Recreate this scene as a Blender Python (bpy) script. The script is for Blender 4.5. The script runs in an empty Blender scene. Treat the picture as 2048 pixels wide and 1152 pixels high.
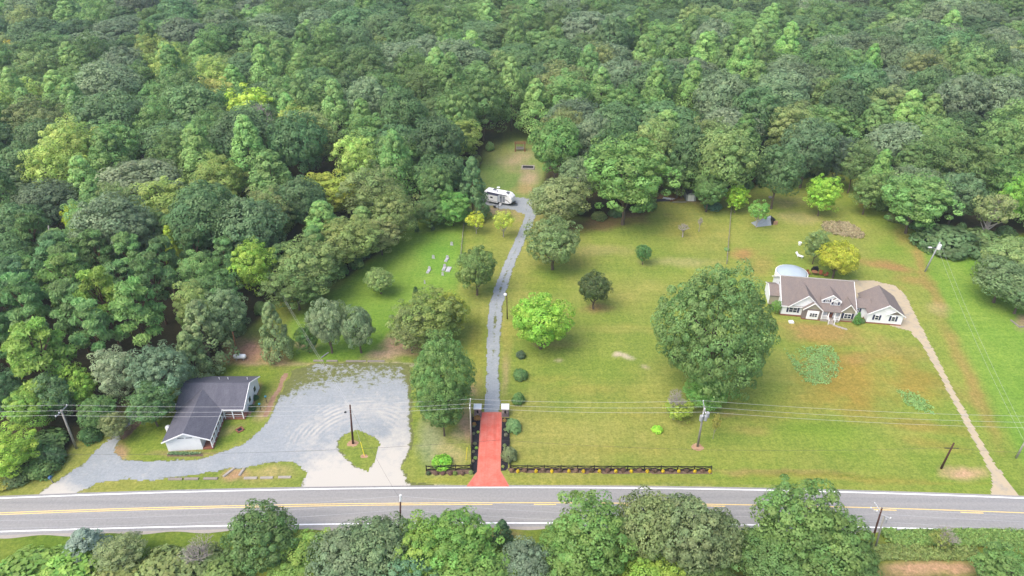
import bpy, bmesh, math, random
import numpy as np
from mathutils import Vector
from mathutils.geometry import tessellate_polygon

R = math.radians
scene = bpy.context.scene
col = scene.collection

# ------------------------------------------------------------------ camera, sky, sun, exposure
CAM_H, PITCH, FPX = 80.0, R(32.4), 1380.0
cd = bpy.data.cameras.new('camera')
cam = bpy.data.objects.new('camera', cd)
col.objects.link(cam)
cam.location = (0, 0, CAM_H)
cam.rotation_euler = (R(90) - PITCH, 0, 0)
cd.sensor_width = 36.0
cd.lens = 36.0 * FPX / 2048.0
cd.clip_start, cd.clip_end = 0.5, 6000
scene.camera = cam

SUN_EL, SUN_AZ = 57.0, 232.0       # azimuth measured clockwise from +Y; light comes from behind-left of the viewer
w = bpy.data.worlds.new('World')
scene.world = w
w.use_nodes = True
nt = w.node_tree
bg = nt.nodes['Background']
sky = nt.nodes.new('ShaderNodeTexSky')
sky.sky_type = 'NISHITA'
sky.sun_disc = False
sky.sun_elevation = R(SUN_EL)
sky.sun_rotation = R(SUN_AZ)
sky.air_density, sky.dust_density, sky.ozone_density = 1.0, 4.0, 1.0
nt.links.new(sky.outputs[0], bg.inputs[0])
bg.inputs[1].default_value = 0.15
sl = bpy.data.lights.new('sun', 'SUN')
sl.energy = 1.2
sl.angle = R(45)
sl.color = (1.0, 0.96, 0.89)
sun = bpy.data.objects.new('sun', sl)
col.objects.link(sun)
az, el = R(SUN_AZ), R(SUN_EL)
sv = Vector((math.sin(az) * math.cos(el), math.cos(az) * math.cos(el), math.sin(el)))
sun.rotation_euler = sv.to_track_quat('Z', 'Y').to_euler()
sun.location = (0, 0, 120)
vs = scene.view_settings
vs.view_transform = 'Standard'
vs.look = 'None'
vs.exposure = 1.1
vs.gamma = 1.0
scene.render.engine = 'CYCLES'
cy = scene.cycles
cy.max_bounces, cy.diffuse_bounces, cy.glossy_bounces = 6, 3, 2
cy.transmission_bounces, cy.transparent_max_bounces, cy.volume_bounces = 3, 4, 1
cy.use_denoising = True
try:
    cy.denoiser = 'OPENIMAGEDENOISE'; cy.denoising_input_passes = 'RGB_ALBEDO_NORMAL'; cy.denoising_prefilter = 'ACCURATE'
except Exception:
    pass
cy.sample_clamp_indirect = 4.0

# ------------------------------------------------------------------ survey helpers: a bearing in the photograph -> a place on the ground
CP, SP = math.cos(PITCH), math.sin(PITCH)
def ray(px, py):
    x, y = (px - 1024) / FPX, -(py - 576) / FPX
    return (x, CP + y * SP, -SP + y * CP)
def G(px, py, z=0.0):
    d = ray(px, py); t = (z - CAM_H) / d[2]
    return Vector((t * d[0], t * d[1], z))
def atY(px, py, Y):
    d = ray(px, py); t = Y / d[1]
    return Vector((t * d[0], Y, CAM_H + t * d[2]))
def depth_of(p):
    return p[1] * CP - (p[2] - CAM_H) * SP
def proj(x, y, z=0.0):
    zz = z - CAM_H
    dep = y * CP - zz * SP
    dep = np.where(np.abs(dep) < 1e-3, 1e-3, dep)
    return 1024 + FPX * x / dep, 576 - FPX * (y * SP + zz * CP) / dep

def lin(c):
    c = c / 255.0
    return c / 12.92 if c <= 0.04045 else ((c + 0.055) / 1.055) ** 2.4
def C(r, g, b, k=0.52):
    return (lin(r) * k, lin(g) * k, lin(b) * k)

# ------------------------------------------------------------------ object helpers
def tag(o, label=None, cat=None, group=None, kind=None):
    if label: o['label'] = label
    if cat: o['category'] = cat
    if group: o['group'] = group
    if kind: o['kind'] = kind
    return o
def link(o, parent=None):
    col.objects.link(o)
    if parent: o.parent = parent
    return o
def empty(name, loc=(0, 0, 0), rz=0.0, label=None, cat=None, group=None):
    o = bpy.data.objects.new(name, None)
    o.empty_display_size = 0.3
    o.location = loc
    o.rotation_euler = (0, 0, rz)
    return tag(link(o), label, cat, group)
def mesh_data(name, v, f, mat=None, smooth=False):
    m = bpy.data.meshes.new(name)
    m.from_pydata([tuple(p) for p in v], [], [tuple(q) for q in f])
    if mat: m.materials.append(mat)
    if smooth:
        m.polygons.foreach_set('use_smooth', [True] * len(m.polygons))
    m.update()
    return m
def mobj(name, v, f, mat, parent=None, smooth=False):
    return link(bpy.data.objects.new(name, mesh_data(name, v, f, mat, smooth)), parent)
def fix(o):
    bm = bmesh.new(); bm.from_mesh(o.data)
    bmesh.ops.recalc_face_normals(bm, faces=bm.faces)
    bm.to_mesh(o.data); bm.free()
    return o
class MB:
    """collects shapes for ONE part"""
    def __init__(s): s.v, s.f = [], []
    def add(s, v, f):
        b = len(s.v); s.v += [tuple(p) for p in v]; s.f += [tuple(b + i for i in q) for q in f]; return s
    def box(s, x0, x1, y0, y1, z0, z1):
        v = [(x0,y0,z0),(x1,y0,z0),(x1,y1,z0),(x0,y1,z0),(x0,y0,z1),(x1,y0,z1),(x1,y1,z1),(x0,y1,z1)]
        return s.add(v, [(0,3,2,1),(4,5,6,7),(0,1,5,4),(1,2,6,5),(2,3,7,6),(3,0,4,7)])
    def prism_v(s, pts, y0, y1):          # outline in (x, z), extruded along y
        n = len(pts)
        v = [(p[0], y0, p[1]) for p in pts] + [(p[0], y1, p[1]) for p in pts]
        f = [tuple(range(n)), tuple(reversed(range(n, 2 * n)))] + [(i, n + i, n + (i + 1) % n, (i + 1) % n) for i in range(n)]
        return s.add(v, f)
    def prism_u(s, pts, x0, x1):          # outline in (y, z), extruded along x
        n = len(pts)
        v = [(x0, p[0], p[1]) for p in pts] + [(x1, p[0], p[1]) for p in pts]
        f = [tuple(range(n)), tuple(reversed(range(n, 2 * n)))] + [(i, n + i, n + (i + 1) % n, (i + 1) % n) for i in range(n)]
        return s.add(v, f)
    def slab(s, pts, t):                  # a flat polygon with thickness t (pushed down its normal)
        P = [Vector(p) for p in pts]
        nrm = (P[1] - P[0]).cross(P[2] - P[0]).normalized()
        if nrm.z < 0: nrm = -nrm
        Q = [p - nrm * t for p in P]
        n = len(P)
        return s.add(P + Q, [tuple(range(n)), tuple(reversed(range(n, 2 * n)))] + [(i, n + i, n + (i + 1) % n, (i + 1) % n) for i in range(n)])
    def tube(s, pts, rad, n=6, cap=True):
        P = [Vector(p) for p in pts]
        rr = rad if isinstance(rad, (list, tuple)) else [rad] * len(P)
        b = len(s.v)
        up0 = Vector((0.31, 0.17, 0.93))
        for i, p in enumerate(P):
            d = (P[min(i + 1, len(P) - 1)] - P[max(i - 1, 0)])
            if d.length < 1e-6: d = Vector((0, 0, 1))
            d.normalize()
            up = up0 if abs(d.dot(up0)) < 0.95 else Vector((1, 0, 0))
            a = d.cross(up).normalized(); c = d.cross(a)
            for k in range(n):
                t = 2 * math.pi * k / n
                s.v.append(tuple(p + (a * math.cos(t) + c * math.sin(t)) * rr[i]))
        for i in range(len(P) - 1):
            for k in range(n):
                s.f.append((b + i * n + k, b + i * n + (k + 1) % n, b + (i + 1) * n + (k + 1) % n, b + (i + 1) * n + k))
        if cap:
            s.f.append(tuple(b + k for k in reversed(range(n))))
            e = b + (len(P) - 1) * n
            s.f.append(tuple(e + k for k in range(n)))
        return s
    def lathe(s, prof, n=14, cx=0, cy=0):  # profile (r, z)
        b = len(s.v)
        for r, z in prof:
            for k in range(n):
                t = 2 * math.pi * k / n
                s.v.append((cx + r * math.cos(t), cy + r * math.sin(t), z))
        for i in range(len(prof) - 1):
            for k in range(n):
                s.f.append((b + i * n + k, b + i * n + (k + 1) % n, b + (i + 1) * n + (k + 1) % n, b + (i + 1) * n + k))
        s.f.append(tuple(b + k for k in reversed(range(n))))
        e = b + (len(prof) - 1) * n
        s.f.append(tuple(e + k for k in range(n)))
        return s
    def build(s, name, mat, parent=None, smooth=False):
        return fix(mobj(name, s.v, s.f, mat, parent, smooth))
def box(name, x0, x1, y0, y1, z0, z1, mat, parent):
    return MB().box(x0, x1, y0, y1, z0, z1).build(name, mat, parent)

ORD = ['first', 'second', 'third', 'fourth', 'fifth', 'sixth', 'seventh', 'eighth', 'ninth', 'tenth', 'eleventh', 'twelfth', 'thirteenth', 'fourteenth', 'fifteenth', 'sixteenth', 'seventeenth', 'eighteenth', 'nineteenth', 'twentieth']

# ------------------------------------------------------------------ value noise for layout
def vnoise(x, y, s, seed=0):
    X, Y = np.asarray(x) / s + 1000.0, np.asarray(y) / s + 1000.0
    xi, yi = np.floor(X).astype(np.int64), np.floor(Y).astype(np.int64)
    fx, fy = X - xi, Y - yi
    fx, fy = fx * fx * (3 - 2 * fx), fy * fy * (3 - 2 * fy)
    def h(a, b):
        n = (a * 374761393 + b * 668265263 + seed * 974711) & 0x7fffffff
        n = ((n ^ (n >> 13)) * 1274126177) & 0x7fffffff
        return ((n ^ (n >> 16)) & 0xffff) / 65535.0
    return (h(xi, yi) * (1 - fx) + h(xi + 1, yi) * fx) * (1 - fy) + (h(xi, yi + 1) * (1 - fx) + h(xi + 1, yi + 1) * fx) * fy
def fbm(x, y, s, seed=0):
    return (vnoise(x, y, s, seed) * 0.5 + vnoise(x, y, s * 0.47, seed + 7) * 0.3 + vnoise(x, y, s * 0.21, seed + 13) * 0.2)
def inpoly(x, y, poly):
    r = np.zeros(x.shape, bool)
    n = len(poly)
    for i in range(n):
        x0, y0 = poly[i][0], poly[i][1]
        x1, y1 = poly[(i + 1) % n][0], poly[(i + 1) % n][1]
        if y0 == y1: continue
        c = ((y0 > y) != (y1 > y)) & (x < (x1 - x0) * (y - y0) / (y1 - y0) + x0)
        r ^= c
    return r

# ------------------------------------------------------------------ materials
def newmat(name):
    m = bpy.data.materials.new(name)
    m.use_nodes = True
    t = m.node_tree
    b = t.nodes['Principled BSDF']
    return m, t, b
def node(t, typ, **kw):
    n = t.nodes.new(typ)
    for k, v in kw.items():
        if k.startswith('i_'):
            n.inputs[k[2:].replace('_', ' ')].default_value = v
        else:
            setattr(n, k, v)
    return n
def coords(t, gen='Object'):
    return t.nodes.new('ShaderNodeTexCoord').outputs[gen]
def noise(t, vec, scale, detail=4, rough=0.6):
    n = t.nodes.new('ShaderNodeTexNoise')
    n.inputs['Scale'].default_value = scale
    n.inputs['Detail'].default_value = detail
    n.inputs['Roughness'].default_value = rough
    if vec is not None: t.links.new(vec, n.inputs['Vector'])
    return n.outputs['Fac']
def ramp(t, fac, stops):
    r = t.nodes.new('ShaderNodeValToRGB')
    e = r.color_ramp.elements
    while len(e) < len(stops): e.new(0.5)
    for i, (p, c) in enumerate(stops):
        e[i].position = p
        e[i].color = (c[0], c[1], c[2], 1) if not isinstance(c, float) else (c, c, c, 1)
    t.links.new(fac, r.inputs[0])
    return r.outputs[0]
def mixc(t, fac, a, b, mode='MIX'):
    m = t.nodes.new('ShaderNodeMix')
    m.data_type = 'RGBA'; m.blend_type = mode
    for s, v in ((0, fac), (6, a), (7, b)):
        if isinstance(v, (int, float)): m.inputs[s].default_value = v
        elif isinstance(v, tuple): m.inputs[s].default_value = (v[0], v[1], v[2], 1)
        else: t.links.new(v, m.inputs[s])
    return m.outputs[2]
def bump(t, b, h, strength, dist=0.05):
    n = t.nodes.new('ShaderNodeBump')
    n.inputs['Strength'].default_value = strength
    n.inputs['Distance'].default_value = dist
    t.links.new(h, n.inputs['Height'])
    t.links.new(n.outputs[0], b.inputs['Normal'])
def vmap(t, vec, sc):
    n = t.nodes.new('ShaderNodeMapping')
    n.inputs['Scale'].default_value = sc
    t.links.new(vec, n.inputs[0])
    return n.outputs[0]
def paint(name, c, rough=0.6, var=0.12, scale=1.5, spec=0.3, metal=0.0):
    m, t, b = newmat(name)
    f = noise(t, coords(t), scale, 5)
    t.links.new(ramp(t, f, [(0.25, tuple(x * (1 - var) for x in c)), (0.75, tuple(min(1, x * (1 + var)) for x in c))]), b.inputs['Base Color'])
    b.inputs['Roughness'].default_value = rough
    b.inputs['Specular IOR Level'].default_value = spec
    b.inputs['Metallic'].default_value = metal
    return m

M = {}
M['white_siding'] = paint('white_siding', (0.74, 0.75, 0.77), 0.6, 0.05, 0.8)
M['white_trim'] = paint('white_trim', (0.80, 0.80, 0.80), 0.5, 0.04, 2)
M['beige'] = paint('beige_siding', C(196, 190, 170), 0.7, 0.06, 1)
M['taupe'] = paint('taupe_trim', C(165, 152, 146), 0.7, 0.06, 1)
M['navy'] = paint('navy_shutter', (0.03, 0.035, 0.08), 0.5, 0.1)
M['brick'] = paint('red_brick', C(178, 118, 98), 0.9, 0.25, 6)
M['concrete'] = paint('concrete', C(205, 196, 186), 0.9, 0.1, 2)
M['stone_grey'] = paint('grave_stone', C(222, 222, 226), 0.7, 0.14, 2.5)
M['pillar'] = paint('pillar_stone', C(168, 150, 150), 0.9, 0.3, 5)
M['black_wood'] = paint('black_wood', (0.015, 0.013, 0.016), 0.6, 0.2)
M['grey_wood'] = paint('weathered_wood', C(178, 168, 160), 0.9, 0.15, 4)
M['brown_wood'] = paint('brown_wood', C(168, 120, 86), 0.9, 0.2, 4)
M['dark_pole'] = paint('creosote_pole', C(104, 72, 64), 0.9, 0.25, 3)
M['grey_pole'] = paint('grey_pole', C(190, 186, 176), 0.9, 0.14, 3)
M['metal'] = paint('galvanised_metal', C(205, 208, 212), 0.45, 0.08, 3)
M['wire'] = paint('aluminium_wire', C(225, 226, 228), 0.6, 0.03)
M['black_wire'] = paint('black_cable', (0.03, 0.03, 0.035), 0.6, 0.05)
M['black'] = paint('black_plastic', (0.015, 0.015, 0.018), 0.4, 0.1)
M['yellow'] = paint('yellow_plastic', (0.75, 0.62, 0.04), 0.5, 0.06)
M['teal'] = paint('teal_cap', C(70, 150, 165), 0.5, 0.1)
M['tank'] = paint('white_tank', (0.78, 0.78, 0.80), 0.35, 0.05)
M['tarp'] = paint('silver_tarp', C(196, 204, 214), 0.55, 0.1, 1.2)
M['shed'] = paint('pale_grey_panel', C(205, 212, 214), 0.7, 0.05)
M['dark_roof'] = paint('dark_shed_roof', C(92, 88, 104), 0.9, 0.15)
M['maroon_roof'] = paint('maroon_roof', C(96, 62, 72), 0.9, 0.15)
M['rv'] = paint('white_gelcoat', (0.78, 0.78, 0.80), 0.35, 0.03, 0.6, 0.5)
M['rv_stripe'] = paint('dark_stripe', (0.05, 0.05, 0.08), 0.4, 0.1)
M['rv_grey'] = paint('grey_panel', C(170, 176, 186), 0.5, 0.06)
M['rubber'] = paint('tyre_rubber', (0.02, 0.02, 0.02), 0.8, 0.2)
M['pool'] = paint('pool_cover', C(214, 230, 242), 0.5, 0.05, 0.6)
M['rust'] = paint('rust_cushion', C(176, 104, 70), 0.8, 0.2, 3)
M['white_stuff'] = paint('white_plastic', (0.75, 0.75, 0.75), 0.5, 0.05)
m, t, b = newmat('window_glass')
b.inputs['Base Color'].default_value = (0.02, 0.028, 0.05, 1); b.inputs['Roughness'].default_value = 0.08
M['glass'] = m

def shingle(name, c1, c2, c3):
    m, t, b = newmat(name)
    o = coords(t)
    blot = noise(t, vmap(t, o, (1.0, 0.35, 0.35)), 1.1, 5, 0.7)
    fine = noise(t, vmap(t, o, (3.2, 3.2, 6.0)), 2.2, 3, 0.7)
    c = mixc(t, 0.5, ramp(t, blot, [(0.3, c1), (0.5, c2), (0.7, c3)]), ramp(t, fine, [(0.3, tuple(x * 0.58 for x in c2)), (0.7, tuple(x * 1.4 for x in c2))]))
    t.links.new(c, b.inputs['Base Color'])
    b.inputs['Roughness'].default_value = 0.95
    b.inputs['Specular IOR Level'].default_value = 0.15
    bump(t, b, fine, 0.4, 0.03)
    return m
M['roof_brown'] = shingle('brown_shingles', C(146, 138, 138), C(162, 149, 143), C(178, 160, 150))
M['roof_grey'] = shingle('charcoal_shingles', C(102, 103, 116), C(120, 120, 132), C(138, 138, 148))

m, t, b = newmat('asphalt')
o = coords(t)
band = noise(t, vmap(t, o, (0.02, 1.0, 1)), 1.1, 3, 0.5)
fine = noise(t, o, 3.0, 5, 0.7)
c = mixc(t, 0.55, ramp(t, band, [(0.3, C(168, 167, 166)), (0.5, C(186, 184, 181)), (0.7, C(204, 199, 192))]), ramp(t, fine, [(0.3, C(162, 161, 161)), (0.7, C(204, 202, 200))]))
t.links.new(c, b.inputs['Base Color']); b.inputs['Roughness'].default_value = 0.9; b.inputs['Specular IOR Level'].default_value = 0.2
M['asphalt'] = m
m, t, b = newmat('old_asphalt')
o = coords(t)
fine = noise(t, o, 0.9, 6, 0.7)
t.links.new(ramp(t, fine, [(0.28, C(176, 172, 166)), (0.38, C(206, 194, 172)), (0.52, C(228, 208, 174))]), b.inputs['Base Color']); b.inputs['Roughness'].default_value = 0.95
M['old_asphalt'] = m
def marking(name, c):
    m, t, b = newmat(name)
    f = noise(t, coords(t), 2.5, 6, 0.75)
    t.links.new(ramp(t, f, [(0.30, tuple(x * 0.72 for x in c)), (0.52, c)]), b.inputs['Base Color'])
    b.inputs['Roughness'].default_value = 0.7
    return m
M['white_line'] = marking('white_road_paint', (0.82, 0.82, 0.82))
M['yellow_line'] = marking('yellow_road_paint', (0.78, 0.55, 0.18))

def gravel(name, a, bcol, grass, thr, use_u=False):
    """pale blue-grey crushed stone; grass tufts grow through by noise (and along the crown of a two-track drive)"""
    m, t, b = newmat(name)
    o = coords(t)
    n1 = noise(t, o, 0.35, 5, 0.65)
    n2 = noise(t, o, 6.0, 4, 0.8)
    base = mixc(t, 0.35, ramp(t, n1, [(0.35, a), (0.65, bcol)]), ramp(t, n2, [(0.25, tuple(x * 0.62 for x in a)), (0.75, tuple(min(0.9, x * 1.3) for x in a))]))
    g = noise(t, o, 1.1, 5, 0.75)
    at = node(t, 'ShaderNodeAttribute', attribute_name='weed')
    ad = node(t, 'ShaderNodeMath', operation='ADD')
    t.links.new(g, ad.inputs[0]); t.links.new(at.outputs['Fac'], ad.inputs[1])
    gm = ramp(t, ad.outputs[0], [(thr - 0.02, 0.0), (thr + 0.10, 1.0)])
    gc = ramp(t, noise(t, o, 2.0, 3), [(0.3, tuple(x * 0.75 for x in grass)), (0.7, tuple(x * 1.15 for x in grass))])
    wt = node(t, 'ShaderNodeAttribute', attribute_name='worn')
    wn = node(t, 'ShaderNodeMath', operation='MULTIPLY_ADD')
    t.links.new(noise(t, o, 0.8, 4, 0.7), wn.inputs[0]); wn.inputs[1].default_value = 0.9
    t.links.new(wt.outputs['Fac'], wn.inputs[2])
    worn = ramp(t, wn.outputs[0], [(0.5, 0.0), (1.0, 1.0)])
    n7 = noise(t, o, 2.4, 4, 0.8)
    base = mixc(t, 1.0, base, ramp(t, n7, [(0.3, (0.84, 0.84, 0.85)), (0.7, (1.14, 1.13, 1.12))]), 'MULTIPLY')
    base = mixc(t, worn, base, C(230, 224, 213, 0.56))
    t.links.new(mixc(t, gm, base, gc), b.inputs['Base Color'])
    b.inputs['Roughness'].default_value = 0.95; b.inputs['Specular IOR Level'].default_value = 0.1
    bump(t, b, n2, 0.5, 0.03)
    return m
M['gravel'] = gravel('blue_grey_gravel', C(184, 192, 197), C(202, 207, 210), C(138, 144, 88), 0.72)

m, t, b = newmat('red_stamped_concrete')
o = coords(t)
br = node(t, 'ShaderNodeTexBrick')
br.inputs['Scale'].default_value = 1.6
br.inputs['Color1'].default_value = (*C(246, 106, 84, 0.68), 1); br.inputs['Color2'].default_value = (*C(250, 124, 102, 0.68), 1); br.inputs['Mortar'].default_value = (*C(226, 112, 98, 0.68), 1)
br.inputs['Mortar Size'].default_value = 0.03
t.links.new(o, br.inputs['Vector'])
wr = noise(t, o, 0.5, 6, 0.7)
fade = mixc(t, ramp(t, wr, [(0.40, 0.0), (0.75, 0.75)]), br.outputs['Color'], C(250, 166, 148, 0.66))
tyre = noise(t, vmap(t, o, (1.3, 0.05, 1)), 1.0, 4, 0.65)
fade = mixc(t, 1.0, fade, ramp(t, tyre, [(0.32, (0.80, 0.76, 0.74)), (0.55, (1.0, 1.0, 1.0))]), 'MULTIPLY')
spot = noise(t, o, 2.6, 6, 0.8)
t.links.new(mixc(t, 1.0, fade, ramp(t, spot, [(0.28, (0.78, 0.74, 0.72)), (0.45, (1.0, 1.0, 1.0))]), 'MULTIPLY'), b.inputs['Base Color'])
b.inputs['Roughness'].default_value = 0.8
M['red_drive'] = m
def soil(name, stops, scale=2.0):
    m, t, b = newmat(name)
    o = coords(t)
    n = noise(t, o, scale, 6, 0.75)
    t.links.new(ramp(t, n, stops), b.inputs['Base Color'])
    b.inputs['Roughness'].default_value = 1.0; b.inputs['Specular IOR Level'].default_value = 0.05
    bump(t, b, n, 0.8, 0.08)
    return m
M['mulch'] = soil('black_mulch', [(0.3, (0.012, 0.012, 0.016)), (0.6, (0.03, 0.029, 0.034)), (0.8, (0.08, 0.07, 0.065))])
M['brown_mulch'] = soil('brown_mulch', [(0.3, C(110, 90, 78)), (0.55, C(150, 126, 110)), (0.75, C(186, 166, 148))])
M['dirt'] = soil('bare_earth', [(0.3, C(168, 132, 108)), (0.55, C(196, 160, 134)), (0.8, C(218, 190, 164))], 1.2)
M['clay'] = soil('clay_at_pole_foot', [(0.3, C(200, 150, 116)), (0.7, C(232, 196, 166))])

# ground: colour attribute (what grows or lies there) broken up by fine grass grain
m, t, b = newmat('lawn')
o = coords(t)
at = node(t, 'ShaderNodeAttribute', attribute_name='cover')
n1 = noise(t, o, 0.14, 5, 0.65)
n2 = noise(t, o, 1.4, 6, 0.78)
n3 = noise(t, vmap(t, o, (0.6, 3.0, 1)), 1.5, 3, 0.6)
g1 = mixc(t, 1.0, at.outputs['Color'], ramp(t, n1, [(0.3, (0.84, 0.9, 0.86)), (0.7, (1.14, 1.08, 1.08))]), 'MULTIPLY')
g2 = mixc(t, 1.0, g1, ramp(t, n2, [(0.28, (0.62, 0.70, 0.62)), (0.5, (0.98, 1.0, 0.98)), (0.74, (1.42, 1.32, 1.38))]), 'MULTIPLY')
g3 = mixc(t, 0.5, g2, mixc(t, 1.0, g2, ramp(t, n3, [(0.3, (0.82, 0.86, 0.8)), (0.7, (1.18, 1.14, 1.18))]), 'MULTIPLY'))
n4 = noise(t, vmap(t, o, (1.1, 0.035, 1)), 1.0, 2, 0.5)
n5 = noise(t, vmap(t, o, (0.03, 0.8, 1)), 1.0, 2, 0.5)
g3 = mixc(t, 1.0, g3, ramp(t, n4, [(0.35, (0.95, 0.965, 0.95)), (0.65, (1.05, 1.03, 1.05))]), 'MULTIPLY')
n6 = noise(t, o, 3.2, 3, 0.7)
g3 = mixc(t, 1.0, g3, ramp(t, n6, [(0.3, (0.74, 0.80, 0.74)), (0.5, (1.0, 1.0, 1.0)), (0.72, (1.26, 1.20, 1.24))]), 'MULTIPLY')
g3 = mixc(t, 1.0, g3, ramp(t, n5, [(0.35, (0.94, 0.96, 0.94)), (0.65, (1.06, 1.04, 1.06))]), 'MULTIPLY')
t.links.new(g3, b.inputs['Base Color'])
b.inputs['Roughness'].default_value = 1.0; b.inputs['Specular IOR Level'].default_value = 0.05
bump(t, b, n2, 0.7, 0.12)
M['lawn'] = m

# foliage: the object's own colour, varied leaf by leaf
def leafmat(name, spec=0.25, trans=0.42):
    m, t, b = newmat(name)
    oi = t.nodes.new('ShaderNodeObjectInfo')
    a1 = node(t, 'ShaderNodeAttribute', attribute_name='tone')
    a2 = node(t, 'ShaderNodeAttribute', attribute_name='hue')
    hs = t.nodes.new('ShaderNodeHueSaturation')
    t.links.new(oi.outputs['Color'], hs.inputs['Color'])
    for attr, sock, k, c0 in ((a2, 'Hue', 0.055, 0.468), (a1, 'Value', 0.85, 0.58)):
        mm = node(t, 'ShaderNodeMath', operation='MULTIPLY_ADD')
        t.links.new(attr.outputs['Fac'], mm.inputs[0]); mm.inputs[1].default_value = k; mm.inputs[2].default_value = c0
        t.links.new(mm.outputs[0], hs.inputs[sock])
    hs.inputs['Saturation'].default_value = 1.0
    t.links.new(hs.outputs[0], b.inputs['Base Color'])
    b.inputs['Roughness'].default_value = 0.5; b.inputs['Specular IOR Level'].default_value = spec
    tr = t.nodes.new('ShaderNodeBsdfTranslucent')
    t.links.new(hs.outputs[0], tr.inputs['Color'])
    mx = t.nodes.new('ShaderNodeMixShader'); mx.inputs[0].default_value = trans
    out = t.nodes['Material Output']
    t.links.new(b.outputs[0], mx.inputs[1]); t.links.new(tr.outputs[0], mx.inputs[2]); t.links.new(mx.outputs[0], out.inputs[0])
    return m
M['leaf'] = leafmat('leaf')
M['bark'] = paint('bark', C(128, 112, 98), 0.95, 0.3, 3)
M['pale_bark'] = paint('pale_bark', C(206, 196, 188), 0.95, 0.15, 3)
M['pine_bark'] = paint('pine_bark', C(150, 116, 96), 0.95, 0.3, 3)

# ------------------------------------------------------------------ the ground
def W(pts):
    return [G(*p) for p in pts]
OPEN = [(-900,1152),(-900,985),(0,962),(60,955),(110,930),(190,850),(240,835),(262,800),(350,772),(360,750),(440,738),(460,688),(545,618),(600,588),(690,555),(780,488),(835,434),(925,430),(940,370),(968,325),(985,300),(1045,282),(1075,288),(1088,340),(1078,400),(1110,425),(1200,440),(1300,428),(1325,385),(1400,372),(1490,382),(1530,368),(1600,362),(1712,340),(1735,390),(1770,440),(1830,465),(1990,478),(2048,486),(2700,500),(2700,1152)]
CEM = [(572,712),(578,645),(690,565),(840,438),(926,434),(926,505),(912,600),(840,640),(800,700),(745,718),(600,722)]
FIELD = [(1828,462),(1838,520),(1862,580),(1905,660),(1950,745),(2048,930),(2700,1500),(2700,480),(1990,470)]
RLAWN = [(1458,425),(1448,545),(1380,700),(1400,960),(1500,980),(2000,985),(2048,960),(1860,560),(1828,462),(1715,340),(1530,365)]
LLAWN = [(455,735),(575,722),(560,790),(520,850),(440,905),(300,925),(225,915),(230,870),(350,780)]
VERGE = [(-900,1050),(-900,1152),(2700,1152),(2700,1050)]
BACK = [(930,400),(968,322),(1045,280),(1090,300),(1085,400),(1000,400)]
def axis(a, b, step, lo, hi):
    mid = list(np.arange(a, b + 1e-6, step))
    s, l = step, [a]
    while l[-1] > lo: s *= 1.3; l.append(l[-1] - s)
    s, r = step, [mid[-1]]
    while r[-1] < hi: s *= 1.3; r.append(r[-1] + s)
    return np.array(l[:0:-1] + mid + r[1:])
gx, gy = axis(-108, 128, 0.5, -3000, 3000), axis(48, 182, 0.5, -900, 5000)
X, Y = np.meshgrid(gx, gy)
wx = (fbm(X, Y, 6, 3) - 0.5) * 3.0
wy = (fbm(X, Y, 6, 4) - 0.5) * 3.0
def blur(a, n):
    for _ in range(n):
        p = np.pad(a, 1, mode='edge')
        a = (p[:-2, 1:-1] + p[2:, 1:-1] + p[1:-1, :-2] + p[1:-1, 2:] + 2 * a) / 6.0
    return a
def zone(pts, n=3):
    return blur(inpoly(X + wx * 0.4, Y + wy * 0.4, W(pts)).astype(float), n)[..., None]
A = lambda *c: np.array(C(*c, 0.575))
cover = np.ones(X.shape + (3,)) * np.array(C(84, 78, 58, 0.5))
n8, n20, n3 = fbm(X, Y, 9, 21)[..., None], fbm(X, Y, 26, 22)[..., None], fbm(X, Y, 3, 23)[..., None]
sm = lambda v, a, b: np.clip((v - a) / (b - a), 0, 1)
lawn = A(150, 166, 78) * (1 - sm(n20, 0.35, 0.7)) + A(166, 168, 88) * sm(n20, 0.35, 0.7)
lawn = lawn * (1 - 0.45 * sm(n8, 0.5, 0.8)) + A(186, 180, 104) * 0.45 * sm(n8, 0.5, 0.8)
lawn = lawn * (1 - 0.4 * sm(1 - n8, 0.55, 0.8)) + A(126, 156, 62) * 0.4 * sm(1 - n8, 0.55, 0.8)
z = zone(OPEN, 4); cover = cover * (1 - z) + lawn * z
for pts, c1, c2, nb in ((CEM, (134, 170, 68), (152, 180, 82), 5), (FIELD, (132, 172, 70), (154, 182, 82), 5), (RLAWN, (144, 168, 72), (164, 170, 86), 8), (LLAWN, (130, 154, 62), (152, 164, 74), 3), (VERGE, (118, 146, 58), (150, 160, 74), 4), (BACK, (132, 160, 84), (150, 166, 96), 4)):
    z = zone(pts, nb)
    q = sm(n8 * 0.6 + n20 * 0.4, 0.3, 0.7)
    cover = cover * (1 - z) + (A(*c1) * (1 - q) + A(*c2) * q) * z
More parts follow.
